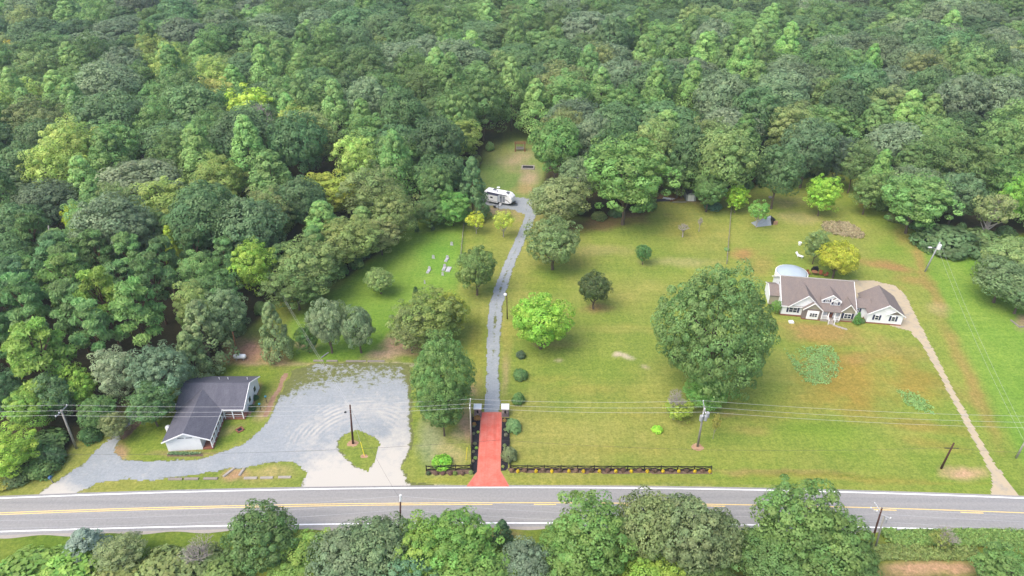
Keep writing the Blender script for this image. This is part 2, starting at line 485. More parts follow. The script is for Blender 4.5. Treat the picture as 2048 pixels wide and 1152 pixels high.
# mower passes in the big front lawn
# bare, dry, clay or green patches, one of them painted tree shade: (x, y, rx, ry, rot, colour, strength)
PX, PY = proj(X + wx * 0.5, Y + wy * 0.5)
ORANGE, TAN, BARE, DRY, DGREEN, LITTER = (188, 150, 98), (200, 178, 132), (214, 190, 158), (186, 172, 92), (124, 158, 66), (140, 112, 84)
PATCH = [(1650,668,90,24,6,ORANGE,0.75),(1590,650,60,10,4,ORANGE,0.3),(1690,760,90,70,20,(180,146,74),0.7),(1720,715,40,14,0,ORANGE,0.45),(1790,700,80,18,10,ORANGE,0.35),(1830,760,60,36,25,(184,148,76),0.6),
 (1490,508,26,12,0,ORANGE,0.9),(1525,530,34,22,-40,ORANGE,0.35),(1780,533,55,9,6,ORANGE,1.0),(1740,525,60,10,4,ORANGE,0.5),(1830,560,44,10,8,ORANGE,0.6),(1760,575,60,8,3,ORANGE,0.3),(1810,470,20,30,-10,ORANGE,0.4),(1840,520,12,50,-12,ORANGE,0.6),(1875,590,12,44,-26,ORANGE,0.6),(1720,400,10,26,-15,ORANGE,0.6),(1600,435,44,12,4,TAN,0.5),(1575,405,40,14,0,TAN,0.35),(1690,400,60,12,0,(160,172,76),0.4),
 (1920,720,14,90,-26,ORANGE,0.5),(1965,820,14,90,-26,ORANGE,0.45),(1880,620,30,12,10,TAN,0.5),(1905,785,50,14,20,ORANGE,0.3),(1850,850,90,12,6,(178,146,80),0.5),(1870,890,70,12,10,(176,150,80),0.4),(1640,690,44,10,0,(176,160,80),0.3),
 (1545,830,60,14,0,(178,160,84),0.3),(1600,800,50,30,0,(172,156,80),0.35),(1930,948,44,14,4,(226,186,150),0.95),(1640,950,180,7,2,(136,140,60),0.8),(1750,960,260,5,2,(178,166,86),0.7),(1550,944,160,5,1,(190,164,110),0.6),
 (1380,460,60,20,0,DRY,0.4),(1360,525,70,10,0,(196,184,128),0.55),(1200,500,60,12,0,(192,176,120),0.5),(1195,448,110,14,-6,LITTER,0.85),(1250,432,60,9,-8,LITTER,0.6),(1100,560,50,30,0,(140,162,60),0.4),(1125,545,70,16,0,DGREEN,0.45),(1390,400,30,6,0,(190,160,120),0.7),(1340,395,40,8,0,(184,140,104),0.95),(1350,440,40,12,0,DRY,0.3),
 (1250,712,22,6,15,(228,210,186),1.0),(1292,732,12,5,20,(214,196,160),0.9),(1117,722,9,3.5,0,(214,196,160),0.8),(1230,710,10,5,0,(224,206,180),0.9),(1105,690,40,10,0,(178,160,98),0.6),(1190,618,30,10,0,(176,136,100),0.7),(1360,740,40,50,0,(120,136,62),0.4),(1080,690,18,6,0,(150,126,100),0.7),(1240,658,80,10,0,(186,176,100),0.4),(1330,660,30,10,0,DRY,0.5),
 (1180,780,80,10,0,DRY,0.35),(1280,830,60,8,0,DRY,0.35),(1100,760,70,8,0,DRY,0.3),(1220,900,120,10,0,DRY,0.35),(1450,880,70,14,0,DGREEN,0.4),(1640,860,90,20,0,(134,166,62),0.5),(1500,860,30,10,0,(190,166,104),0.4),(1455,830,20,8,0,(188,160,110),0.5),
 (500,700,44,30,0,(190,150,126),1.0),(545,720,30,14,0,(186,152,124),0.8),(480,722,40,12,0,(180,142,116),0.8),(610,690,20,8,0,(196,166,138),0.8),(800,690,44,26,-30,(202,170,138),0.95),(775,708,40,10,-6,(206,178,146),0.9),(830,680,26,30,0,(196,162,132),0.6),(640,728,200,4,0,(196,168,142),0.6),(780,729,60,4,0,(190,180,172),0.7),
 (560,775,24,50,30,(168,160,96),0.5),(530,815,14,34,30,(196,164,134),0.7),(440,870,60,8,-25,(188,168,120),0.5),(510,790,8,26,20,(196,150,122),0.7),(370,908,70,6,0,(196,160,124),0.7),(235,905,14,20,-30,(200,160,128),0.8),(270,845,10,50,38,(186,134,112),0.7),
 (520,948,90,14,-4,(186,172,110),0.6),(470,945,26,12,0,(204,158,128),0.8),(560,938,40,10,-10,(190,176,120),0.6),(880,850,30,60,0,(160,160,90),0.5),(862,880,26,60,0,(176,180,150),0.55),(900,905,30,26,0,(208,192,140),0.7),(935,850,16,34,0,(216,178,146),0.9),(915,870,14,16,0,(220,196,160),0.6),(945,780,14,12,0,(206,166,140),0.7),
 (890,960,120,6,0,(168,172,78),0.6),(1200,962,260,5,0,(176,176,84),0.7),(1200,972,300,2.2,0,(190,184,120),0.8),(880,974,90,2,0,(206,200,176),0.8),(150,984,60,4,-4,(200,180,140),0.5),
 (1030,320,40,12,-12,(206,178,146),0.75),(1010,312,60,10,-14,(160,142,106),0.35),(1058,356,22,22,0,(208,180,150),0.8),(1050,378,24,14,0,(196,166,118),0.6),(1040,340,30,6,0,(190,160,130),0.4),(985,420,40,8,8,(206,178,150),0.8),(1030,425,28,16,20,(190,170,120),0.7),(960,408,12,10,0,(180,140,118),0.7),(1085,430,16,30,0,(176,166,110),0.5),
 (1000,500,18,60,-15,(158,164,80),0.5),(1000,600,10,60,-6,(186,172,110),0.4),(950,640,26,20,0,(140,150,62),0.5),(955,700,20,60,0,(176,168,80),0.6),(960,770,14,40,0,(180,160,100),0.5),(1010,700,12,40,0,(180,168,96),0.6),(1012,750,8,40,0,(196,170,130),0.6),(940,505,10,60,0,(168,172,76),0.3),(1025,660,30,20,0,(182,170,90),0.4),
 (757,592,34,10,0,DGREEN,0.3),(880,520,44,50,0,(100,178,62),0.3),(1880,480,60,26,10,(104,150,56),0.5),(1950,520,70,30,10,(118,166,56),0.4),(2046,645,16,16,0,(196,166,140),0.8),  # opening entry paints soft shade on the grass under the small cemetery lawn tree
 (1900,1092,160,8,0,(150,132,84),0.6),(1850,1108,120,10,0,(128,142,56),0.6),(1880,1138,130,16,-2,(206,168,132),1.0),(1400,1120,40,20,0,(206,160,116),0.7),(1010,1068,30,8,0,(206,176,130),0.6),(1190,1075,60,30,0,(190,150,100),0.4),(1320,1060,60,30,0,(190,150,100),0.5),(300,1060,300,6,-2,(140,138,70),0.3)]
for (cx, cy_, rx, ry, rot, c, k) in PATCH:
    th = R(rot); dx, dy = PX - cx, PY - cy_
    u = (dx * math.cos(th) + dy * math.sin(th)) / rx; v = (-dx * math.sin(th) + dy * math.cos(th)) / ry
    d = np.sqrt(u * u + v * v)[..., None] + (n3 - 0.5) * 0.9
    mk = sm(1.3 - d, 0, 0.9) * k
    cover = cover * (1 - mk) + A(*c) * mk
ny, nx = X.shape
idx = np.arange(nx * ny).reshape(ny, nx)
quads = np.stack([idx[:-1, :-1], idx[:-1, 1:], idx[1:, 1:], idx[1:, :-1]], -1).reshape(-1, 4)
def grid_mesh(name, verts, quads, mat):
    m = bpy.data.meshes.new(name)
    m.vertices.add(len(verts)); m.vertices.foreach_set('co', np.asarray(verts, np.float32).ravel())
    m.loops.add(quads.size); m.loops.foreach_set('vertex_index', quads.ravel().astype(np.int32))
    m.polygons.add(len(quads)); k = quads.shape[1]
    m.polygons.foreach_set('loop_start', np.arange(0, quads.size, k, dtype=np.int32))
    m.polygons.foreach_set('loop_total', np.full(len(quads), k, np.int32))
    m.materials.append(mat)
    m.update(calc_edges=True); m.validate()
    return m
gm = grid_mesh('ground', np.stack([X, Y, np.zeros_like(X)], -1).reshape(-1, 3), quads, M['lawn'])
ca = gm.attributes.new('cover', 'FLOAT_COLOR', 'POINT')
ca.data.foreach_set('color', np.concatenate([cover.reshape(-1, 3), np.ones((nx * ny, 1))], 1).astype(np.float32).ravel())
ground = link(bpy.data.objects.new('ground', gm))
tag(ground, 'lawns, woodland floor and rough verges seen from above', kind='structure')

# ------------------------------------------------------------------ drives: sheets cut to a ragged outline
def sheet(name, label, poly, cell, zz, mat, rag=0.5, holes=(), attrs=None, kind='structure'):
    px = [p[0] for p in poly]; py = [p[1] for p in poly]
    xs, ys = np.arange(min(px) - 1, max(px) + 1, cell), np.arange(min(py) - 1, max(py) + 1, cell)
    Xc, Yc = np.meshgrid(xs + cell / 2, ys + cell / 2)
    jx, jy = (fbm(Xc, Yc, 1.6, 31) - 0.5) * 2 * rag, (fbm(Xc, Yc, 1.6, 32) - 0.5) * 2 * rag
    mk = inpoly(Xc + jx, Yc + jy, poly)
    for h in holes: mk &= ~inpoly(Xc + jx, Yc + jy, h)
    vi = {}; V = []; F = []
    jj, ii = np.nonzero(mk)
    def vid(i, j):
        k = (i, j)
        if k not in vi: vi[k] = len(V); V.append((xs[0] + i * cell, ys[0] + j * cell, zz))
        return vi[k]
    for j, i in zip(jj, ii):
        F.append((vid(i, j), vid(i + 1, j), vid(i + 1, j + 1), vid(i, j + 1)))
    m = grid_mesh(name, np.array(V), np.array(F), mat)
    # how near the edge: weeds creep in there
    e = blur(mk.astype(float), 8)
    Va = np.array(V)
    ci = np.clip(((Va[:, 0] - xs[0]) / cell).astype(int), 0, len(xs) - 1); cj = np.clip(((Va[:, 1] - ys[0]) / cell).astype(int), 0, len(ys) - 1)
    edge = np.clip((0.95 - e[cj, ci]) * 0.6, 0, 0.32)
    for an in ('weed', 'worn'):
        a = m.attributes.new(an, 'FLOAT', 'POINT')
        val = (attrs or {}).get(an, lambda x, y: np.zeros_like(x))(Va[:, 0], Va[:, 1])
        if an == 'weed': val = val + edge
        a.data.foreach_set('value', np.asarray(val, np.float32))
    o = link(bpy.data.objects.new(name, m))
    return tag(o, label, kind=kind)
LOT = W([(585,738),(640,726),(720,724),(822,728),(824,800),(826,850),(824,900),(800,938),(815,960),(880,975),(598,978),(614,945),(600,930),(560,923),(480,935),(400,950),(330,957),(240,960),(200,962),(170,978),(140,994),(66,996),(120,958),(170,925),(212,882),(220,874),(240,880),(232,905),(246,919),(300,922),(380,920),(440,905),(490,888),(522,862),(540,835),(556,795)])
ISL = W([(676,884),(690,868),(715,862),(745,868),(760,890),(756,915),(735,945),(714,932),(690,915)])
ic = G(718, 893)
def lot_weed(x, y):
    px_, py_ = proj(x, y)
    wv = sm(772 - py_ + (fbm(x, y, 5, 41) - 0.5) * 50, -25, 30) * 0.34
    wv += sm(625 - px_, 0, 50) * sm(835 - py_, 0, 60) * 0.26 + sm(px_, 800, 826) * 0.2 + (fbm(x, y, 9, 43) - 0.5) * 0.12
    wv -= sm(745 - py_, 0, 14) * sm(700 - px_, 0, 80) * 0.2
    return wv
def lot_worn(x, y):
    px_, py_ = proj(x, y)
    d = np.hypot(x - ic.x, y - ic.y)
    ring = np.exp(-((d - 9.0) / 3.2) ** 2) * (0.26 + 0.34 * np.sin(d * 7.5 + vnoise(x, y, 5, 51) * 7) * np.maximum(0, vnoise(x, y, 2.5, 52) * 1.6 - 0.5)) * sm(900 - py_, 0, 40)
    road_mouth = sm(py_ + (fbm(x, y, 5, 53) - 0.5) * 90, 850, 990) * sm(px_, 560, 650) * 0.95
    left_mouth = sm(py_ - 0.55 * (px_ - 130), 945, 985) * (px_ < 260) * 0.6
    return ring + road_mouth + left_mouth
sheet('gravel_lot', 'pale blue grey gravel parking lot and lane by the white house', LOT, 0.3, 0.008, M['gravel'], 0.6, [ISL], {'weed': lot_weed, 'worn': lot_worn})
DR_C = [(984.5,826,16.5),(985,780,14.5),(986,727,13),(987,690,13.5),(989,650,14),(994,602,14),(1002,575,13),(1012,548,11.5),(1022,520,11),(1033,497,11),(1045,470,11),(1054,450,11),(1063,427,11),(1066,408,12)]
drive_poly = W([(x - h, y) for x, y, h in DR_C]) + W([(x + h, y) for x, y, h in reversed(DR_C)])
dc = [(G(x, y), h) for x, y, h in DR_C]
dys, dxs = np.array([p.y for p, _ in dc]), np.array([p.x for p, _ in dc])
def drive_weed(x, y):
    c = np.interp(y, dys, dxs)
    mid = np.exp(-((x - c) / 0.45) ** 2)
    return mid * (0.10 + 0.15 * sm(y, 96, 112) - 0.08 * sm(y, 140, 150)) * (0.4 + 1.2 * vnoise(x, y, 2.2, 71)) + 0.02
sheet('gravel_driveway', 'long narrow gravel driveway running from the gate pillars to the camper', drive_poly, 0.2, 0.010, M['gravel'], 0.3, (), {'weed': drive_weed})
PAD = W([(960,390),(985,397),(1030,394),(1058,398),(1074,405),(1075,425),(1055,440),(1046,428),(1030,420),(1005,418),(975,412),(955,402)])
sheet('gravel_pad', 'gravel pad under the parked camper trailer', PAD, 0.35, 0.006, M['gravel'], 0.9)
RD = W([(1700,560),(1745,561),(1790,571),(1812,592),(1830,630),(1856,680),(1905,775),(1942,845),(1988,925),(2040,994),(1984,994),(1984,955),(1958,900),(1925,840),(1880,752),(1845,690),(1820,662),(1790,654),(1735,640),(1712,610)])
sheet('neighbour_driveway', 'tan and grey worn driveway leading up to the brown roofed house', RD, 0.3, 0.008, M['old_asphalt'], 0.2)
LN2 = W([(250,838),(268,822),(300,805),(310,812),(290,830),(262,858),(240,880),(220,874)])
sheet('gravel_lane', 'short gravel lane curving behind the small crepe tree', LN2, 0.3, 0.006, M['gravel'], 0.4)

# road
def top_e(x): return 70.71 - 0.00036 * x * x if abs(x) < 110 else 70.71 - 0.00036 * (220 * abs(x) - 12100)
def bot_e(x): return 64.30 - 0.00029 * x * x if abs(x) < 110 else 64.30 - 0.00029 * (220 * abs(x) - 12100)
def mid_e(x): return 67.72 - 0.00034 * x * x if abs(x) < 110 else 67.72 - 0.00034 * (220 * abs(x) - 12100)
def strip(name, fa, fb, x0, x1, zz, mat, parent=None, step=2.0):
    xs = list(np.arange(x0, x1, step)) + [x1]
    V = [(x, fa(x), zz) for x in xs] + [(x, fb(x), zz) for x in xs]
    n = len(xs)
    return mobj(name, V, [(n + i, n + i + 1, i + 1, i) for i in range(n - 1)], mat, parent)
road = strip('road', lambda x: top_e(x) + 0.45, lambda x: bot_e(x) - 0.6, -400, 400, 0.016, M['asphalt'])
tag(road, 'two lane grey asphalt road with yellow centre lines', kind='structure')
strip('edge_line', lambda x: top_e(x) + 0.10, lambda x: top_e(x) - 0.10, -400, 400, 0.020, M['white_line'], road)
strip('edge_line', lambda x: bot_e(x) + 0.10, lambda x: bot_e(x) - 0.10, -400, 400, 0.020, M['white_line'], road)
strip('centre_line', lambda x: mid_e(x) + 0.22, lambda x: mid_e(x) + 0.09, -400, 400, 0.020, M['yellow_line'], road)
xb = G(985, 1006).x
strip('centre_line', lambda x: mid_e(x) - 0.09, lambda x: mid_e(x) - 0.22, -400, xb, 0.020, M['yellow_line'], road)
x = xb + 6
while x < 120:
    strip('centre_dash', lambda x: mid_e(x) - 0.09, lambda x: mid_e(x) - 0.24, x, x + 3.2, 0.020, M['yellow_line'], road); x += 12.2
shoulder = strip('road_shoulder', lambda x: bot_e(x) - 0.55, lambda x: bot_e(x) - 1.0 - 0.2 * math.sin(x * 0.7), -400, 400, 0.012, M['concrete'], None, 0.8)
tag(shoulder, 'thin pale gravel shoulder along the near edge of the road', kind='structure')

# red driveway apron and mulch beds
def flat(name, pts, zz, mat, label=None, kind='structure', parent=None):
    P = [Vector((p.x, p.y, zz)) for p in W(pts)]
    return tag(mobj(name, P, [tuple(t) for t in tessellate_polygon([P])], mat, parent), label, kind=kind)
RED = [(963,825),(1003.5,825),(1001.5,885),(1000,942),(1018,973),(934,973),(955,944),(959,885)]
flat('red_driveway', RED, 0.030, M['red_drive'], 'salmon red stamped concrete driveway between black mulch beds')
P = W(RED)
kerb = MB()
for i in range(len(P)):
    a, b_ = P[i], P[(i + 1) % len(P)]
    if i == 4: continue
    d = (b_ - a).normalized(); nrm = Vector((-d.y, d.x, 0)) * 0.09
    kerb.add([a - nrm, b_ - nrm, b_ + nrm, a + nrm] + [q + Vector((0, 0, 0.045)) for q in (a - nrm, b_ - nrm, b_ + nrm, a + nrm)], [(0,1,2,3),(4,5,6,7),(0,1,5,4),(1,2,6,5),(2,3,7,6),(3,0,4,7)])
o = kerb.build('driveway_edging', paint('edging_red', C(240, 150, 130), 0.8, 0.1), bpy.data.objects['red_driveway'])
flat('mulch_bed', [(944,834),(962.5,834),(958,885),(954,944),(947,950),(942,938),(942,880)], 0.022, M['mulch'], 'black mulch bed on the left of the red driveway')
flat('mulch_bed', [(1004,836),(1019,836),(1019,880),(1016,935),(1012,941),(1002,942),(1001.5,885)], 0.022, M['mulch'], 'black mulch bed on the right of the red driveway')
sheet('mulch_strip', 'brown mulch strip along the long black fence', W([(1014,936),(1100,936),(1250,937),(1424,939),(1424,948),(1250,947),(1100,946),(1020,945)]), 0.2, 0.010, M['brown_mulch'], 0.25)
sheet('mulch_strip', 'brown mulch strip along the short black fence', W([(852,941),(942,939),(944,949),(900,950),(852,950)]), 0.2, 0.010, M['brown_mulch'], 0.25)
sheet('stone_edging', 'reddish stone edging between the house lawn and the lot', W([(568,746),(577,746),(556,790),(541,822),(534,834),(526,832),(538,806),(555,775)]), 0.2, 0.016, M['dirt'], 0.35)
sheet('brown_path', 'brown mulch path along the far side of the house lawn', W([(238,868),(262,846),(300,812),(322,800),(330,804),(304,828),(262,868),(246,880)]), 0.2, 0.016, M['brown_mulch'], 0.3)
for px, py, rx, lab in ((706, 887, 1.0, 'pale clay mound at the foot of the dark pole in the island'), (728, 912, 0.6, 'small clay spot under the yellow guy wire'), (1395, 894, 0.9, 'pale clay ring around the foot of the transformer pole')):
    g = G(px, py)
    sheet('clay_spot', lab, [Vector((g.x + rx * math.cos(a), g.y + rx * 0.8 * math.sin(a), 0)) for a in np.linspace(0, 6.28, 14)[:-1]], 0.15, 0.014, M['clay'], 0.3)

# ------------------------------------------------------------------ foliage prototypes (shared mesh data; unit tree: height 1 m at crown top = 1)
def nrm(a):
    return a / np.maximum(np.linalg.norm(a, axis=-1, keepdims=True), 1e-6)
def leaf_mesh(name, cen, out, rad, nl, size, rng, flat=0.8, spread=0.65, tone=None, needle=1.0, lean=0.30, asp=2.8):
    """a cloud of leaf-sized diamonds: nl leaves round each clump centre"""
    n = len(cen)
    nl = np.full(n, nl) if np.isscalar(nl) else nl
    k = np.repeat(np.arange(n), nl)
    d = nrm(rng.normal(size=(len(k), 3)) + spread * out[k])
    rr = rad[k][:, None] * (0.80 + 0.24 * rng.random((len(k), 1)))
    off = d * rr
    off[:, 2] *= flat
    squash = np.array([1, 1, 1 / asp])     # objects are scaled taller than wide: keep leaves and clumps undistorted
    p = cen[k] + off * squash
    ln = nrm(0.8 * d + 0.45 * out[k] + lean * rng.normal(size=(len(k), 3)))
    tg = nrm(np.cross(ln, rng.normal(size=(len(k), 3))))
    bt = np.cross(ln, tg)
    s = size * (0.6 + 0.8 * rng.random((len(k), 1)))
    a, c = tg * s * 0.62 * needle, bt * s * 0.42 / needle
    a, c = a * squash, c * squash
    v = np.stack([p - a, p + c, p + a, p - c], 1).reshape(-1, 3)
    f = np.arange(len(v)).reshape(-1, 4)
    m = grid_mesh(name, v, f, M['leaf'])
    tn = rng.random(n) if tone is None else tone
    t1 = m.attributes.new('tone', 'FLOAT', 'FACE')
    t1.data.foreach_set('value', np.clip(0.5 * tn[k] + 0.5 * rng.random(len(k)), 0, 1).astype(np.float32))
    hu = rng.random(n)
    t2 = m.attributes.new('hue', 'FLOAT', 'FACE')
    t2.data.foreach_set('value', np.clip(0.6 * hu[k] + 0.4 * rng.random(len(k)), 0, 1).astype(np.float32))
    return m
def sphere_dirs(n, rng, jit=0.35):
    i = np.arange(n) + 0.5
    ph = np.arccos(1 - 2 * i / n); th = math.pi * (1 + 5 ** 0.5) * i
    d = np.stack([np.cos(th) * np.sin(ph), np.sin(th) * np.sin(ph), np.cos(ph)], 1)
    return nrm(d + rng.normal(size=d.shape) * jit * 2 / math.sqrt(n))
# crowns are built with radius 1 (x, y) and height running from zb to 1
def crown_round(name, seed, zb=0.3, puffs=95, nl=75, size=0.085, lobe=0.22, pr=0.25, open_=0.0, rough=0.08, asp=2.8):
    rng = np.random.default_rng(seed)
    d = sphere_dirs(puffs, rng)
    keep = d[:, 2] > -0.75
    d = d[keep]
    L = nrm(rng.normal(size=(9, 3)) * np.array([1, 1, 0.7]))
    ld = np.clip((d @ L.T).max(1), 0, 1) ** 3
    r = 0.80 - lobe * 0.5 + lobe * ld + rough * rng.normal(size=len(d))
    hz = (1 - zb) / 2
    sh = np.where(d[:, 2:3] > 0, 1.0, 0.88)
    cen = d * r[:, None] * np.array([1, 1, hz])
    cen[:, :2] *= sh
    cen[:, 2] += zb + hz * 0.96
    rad = pr * (0.55 + 0.95 * rng.random(len(d)) ** 1.5)
    if open_ > 0:
        k = rng.random(len(d)) > open_
        cen, rad, d = cen[k], rad[k], d[k]
    out = nrm(d + np.array([0, 0, 0.45]))
    # inner foliage that closes the crown
    ni = puffs // 3
    di = sphere_dirs(ni, rng)
    ci = di * (0.42 + 0.15 * rng.random((ni, 1))) * np.array([1, 1, hz]); ci[:, 2] += zb + hz
    cen = np.concatenate([cen, ci]); rad = np.concatenate([rad, np.full(ni, pr * 1.15)]); out = np.concatenate([out, di])
    nls = np.concatenate([np.full(len(d), nl), np.full(ni, nl // 2)])
    m = leaf_mesh(name, cen, out, rad, nls, size, rng, asp=asp)
    return m
def crown_cone(name, seed, zb=0.12, puffs=90, nl=60, size=0.085, pw=0.75, pr=0.26, asp=4.6):
    rng = np.random.default_rng(seed)
    u = np.sort(rng.random(puffs)) ** 0.85
    th = np.arange(puffs) * 2.399 + rng.normal(size=puffs) * 0.3
    r = (1 - u) ** pw * 0.86 * (0.72 + 0.4 * rng.random(puffs)) + 0.02
    cen = np.stack([np.cos(th) * r, np.sin(th) * r, zb + (0.97 - zb) * u], 1)
    out = nrm(np.stack([np.cos(th), np.sin(th), np.full(puffs, 0.9)], 1))
    rad = pr * (1.05 - 0.62 * u) * (0.7 + 0.5 * rng.random(puffs))
    return leaf_mesh(name, cen, out, rad, nl, size, rng, flat=0.95, asp=asp)
def crown_pine(name, seed, zb=0.42, n=26, nl=170, size=0.10):
    rng = np.random.default_rng(seed)
    cen, out, rad = [], [], []
    for i in range(n):
        u = (i + 0.5) / n
        th = i * 2.399 + rng.normal() * 0.4
        r = (0.86 - 0.62 * u ** 1.6) * (0.55 + 0.5 * rng.random())
        cen.append((math.cos(th) * r, math.sin(th) * r, zb + (0.95 - zb) * u + rng.normal() * 0.02))
        out.append((math.cos(th) * 0.4, math.sin(th) * 0.4, 1.0)); rad.append(0.36 * (0.7 + 0.5 * rng.random()) * (1.05 - 0.35 * u))
    return leaf_mesh(name, np.array(cen), nrm(np.array(out)), np.array(rad), nl, size, rng, flat=0.42, spread=0.8, needle=1.35, lean=0.8, asp=3.3)
def crown_bush(name, seed, puffs=34, nl=70, size=0.13, pr=0.36):
    rng = np.random.default_rng(seed)
    d = sphere_dirs(puffs * 2, rng); d = d[d[:, 2] > -0.15]
    r = 0.62 + 0.16 * rng.random(len(d))
    cen = d * r[:, None] * np.array([1, 1, 0.68]); cen[:, 2] += 0.16
    cen[:, 2] = np.clip(cen[:, 2], 0.1, 0.8)
    return leaf_mesh(name, cen, nrm(d + np.array([0, 0, 0.5])), pr * (0.6 + 0.6 * rng.random(len(d))), nl, size, rng, flat=0.8, asp=1.5)
def trunk_mesh(name, seed, mat, limbs=6, r0=0.05, zb=0.3, h=0.8, reach=0.6):
    rng = random.Random(seed)
    mb = MB()
    bend = [(0, 0)] + [(rng.uniform(-.03, .03), rng.uniform(-.03, .03)) for _ in range(4)]
    zs = [0, zb * 0.5, zb, (zb + h) / 2, h]
    P = [(bend[i][0], bend[i][1], zs[i]) for i in range(5)]
    mb.tube(P, [r0 * 1.25, r0, r0 * 0.85, r0 * 0.5, r0 * 0.15], 7)
    for i in range(limbs):
        a = i * 2.4 + rng.uniform(-.3, .3); z0 = zb * 0.8 + (h - zb) * 0.6 * i / max(1, limbs)
        rr = reach * rng.uniform(0.7, 1.1)
        q = (0.5 * rr * math.cos(a), 0.5 * rr * math.sin(a), z0 + 0.12)
        e = (rr * math.cos(a), rr * math.sin(a), z0 + 0.26 * rng.uniform(0.6, 1.2))
        mb.tube([(0, 0, z0), q, e], [r0 * 0.55, r0 * 0.35, r0 * 0.1], 5)
    me = mesh_data(name, mb.v, mb.f, mat)
    return me
CR = {
 'oak': [crown_round('crown_oak', 11 + i, 0.24, 125, 105, 0.060, 0.24, 0.225, rough=0.06) for i in range(5)],
 'elm': [crown_round('crown_elm', 31 + i, 0.16, 150, 88, 0.056, 0.32, 0.2, rough=0.13, asp=3.3) for i in range(4)],
 'poplar': [crown_cone('crown_poplar', 51 + i, 0.18, 105, 100, 0.068, 0.55, 0.34, asp=4.0) for i in range(3)],
 'pine': [crown_pine('crown_pine', 71 + i) for i in range(3)],
 'cedar': [crown_cone('crown_cedar', 81 + i, 0.05, 110, 62, 0.085, 0.55, 0.26, asp=3.2) for i in range(2)],
 'bush': [crown_bush('crown_bush', 91 + i) for i in range(3)],
 'yard': [crown_round('crown_yard', 101 + i, 0.2, 170, 95, 0.05, 0.3, 0.17, asp=2.1, open_=0.1, rough=0.09) for i in range(3)],
 'grand': [crown_round('crown_grand', 131, 0.06, 460, 100, 0.026, 0.26, 0.105, asp=2.1, rough=0.06)],
 'open': [crown_round('crown_open', 111 + i, 0.32, 80, 60, 0.075, 0.36, 0.2, open_=0.25) for i in range(2)],
}
TR = {
 'oak': [trunk_mesh('trunk_oak', 5 + i, M['bark'], 7, 0.045, 0.3, 0.82, 0.55) for i in range(2)],
 'elm': [trunk_mesh('trunk_elm', 8 + i, M['bark'], 7, 0.04, 0.22, 0.85, 0.6) for i in range(2)],
 'poplar': [trunk_mesh('trunk_poplar', 12, M['bark'], 4, 0.04, 0.3, 0.9, 0.3)],
 'pine': [trunk_mesh('trunk_pine', 14 + i, M['pine_bark'], 10, 0.05, 0.42, 0.94, 0.55) for i in range(2)],
 'cedar': [trunk_mesh('trunk_cedar', 17, M['bark'], 3, 0.06, 0.1, 0.9, 0.2)],
 'bush': [trunk_mesh('stem_bush', 19, M['bark'], 5, 0.04, 0.08, 0.5, 0.5)],
 'yard': [trunk_mesh('trunk_yard', 21 + i, M['bark'], 8, 0.05, 0.2, 0.8, 0.6) for i in range(2)],
 'grand': [trunk_mesh('trunk_grand', 29, M['bark'], 10, 0.05, 0.15, 0.8, 0.65)],
 'open': [trunk_mesh('trunk_open', 24, M['pale_bark'], 9, 0.04, 0.25, 0.85, 0.7)],
}
rnd = random.Random(4)
LEAFK = 2.85
def jitter(c, k=0.12):
    v = rnd.uniform(1 - k, 1 + k)
    return tuple(max(0.004, x * v * rnd.uniform(1 - k * 0.18, 1 + k * 0.18)) for x in c)
def plant(name, label, cat, shape, loc, width, height, c, group=None, crown_name='crown', trunk=True, vi=None, rz=None):
    o = empty(name, loc, rnd.uniform(0, 6.28) if rz is None else rz, label, cat, group)
    cr = bpy.data.objects.new(crown_name, CR[shape][rnd.randrange(len(CR[shape])) if vi is None else vi % len(CR[shape])])
    cr.scale = (width / 2, width / 2, height); cr.color = (c[0] * LEAFK, c[1] * LEAFK, c[2] * LEAFK, 1); link(cr, o)
    if trunk:
        t_ = bpy.data.objects.new('trunk', TR[shape][rnd.randrange(len(TR[shape]))])
        t_.scale = (width / 2, width / 2, height); link(t_, o)
    return o
def by_base(px, ybase, ytop, wpx):
    """ground place, width and height of a plant whose foot shows at (.., ybase) and whose top shows at ytop"""
    b_ = G(px, ybase)
    top = atY(px, ytop, b_.y + 0.0)
    wd = wpx / FPX * depth_of((0, b_.y, top.z * 0.6))
    mid = atY(px, (ytop + ybase) / 2, b_.y)
    return Vector((mid.x, b_.y, 0)), wd, max(0.4, top.z)
ZB = {'oak': 0.26, 'elm': 0.16, 'poplar': 0.18, 'pine': 0.42, 'cedar': 0.05, 'bush': 0.0, 'yard': 0.2, 'open': 0.32, 'grand': 0.08}
def by_top(px, ytop, h, wpx, shp='oak'):
    """ground place of a plant of height h whose crown outline tops out at ytop"""
    zb = ZB[shp]
    zc, bb = h * (1 + zb) / 2, h * (1 - zb) / 2
    pc = ytop
    for _ in range(6):
        c_ = G(px, pc, zc); dp = depth_of(c_)
        wd = wpx / FPX * dp
        th = math.atan2(CAM_H - zc, c_.y)
        if shp in ('poplar', 'cedar'): off = bb * math.cos(th)
        else: off = 0.92 * math.hypot(wd / 2 * math.sin(th), bb * math.cos(th))
        pc = ytop + off / dp * FPX
    return Vector((c_.x, c_.y, 0)), wd, h
# leaf colours
DK, MD, LT, YL, OL, GB, BR = (0.048, 0.086, 0.034), (0.068, 0.116, 0.038), (0.090, 0.152, 0.048), (0.125, 0.170, 0.045), (0.092, 0.124, 0.045), (0.076, 0.106, 0.056), (0.13, 0.27, 0.03)
DK, MD, LT, YL, OL, GB, BR = [tuple(v * 1.0 for v in c) for c in (DK, MD, LT, YL, OL, GB, BR)]

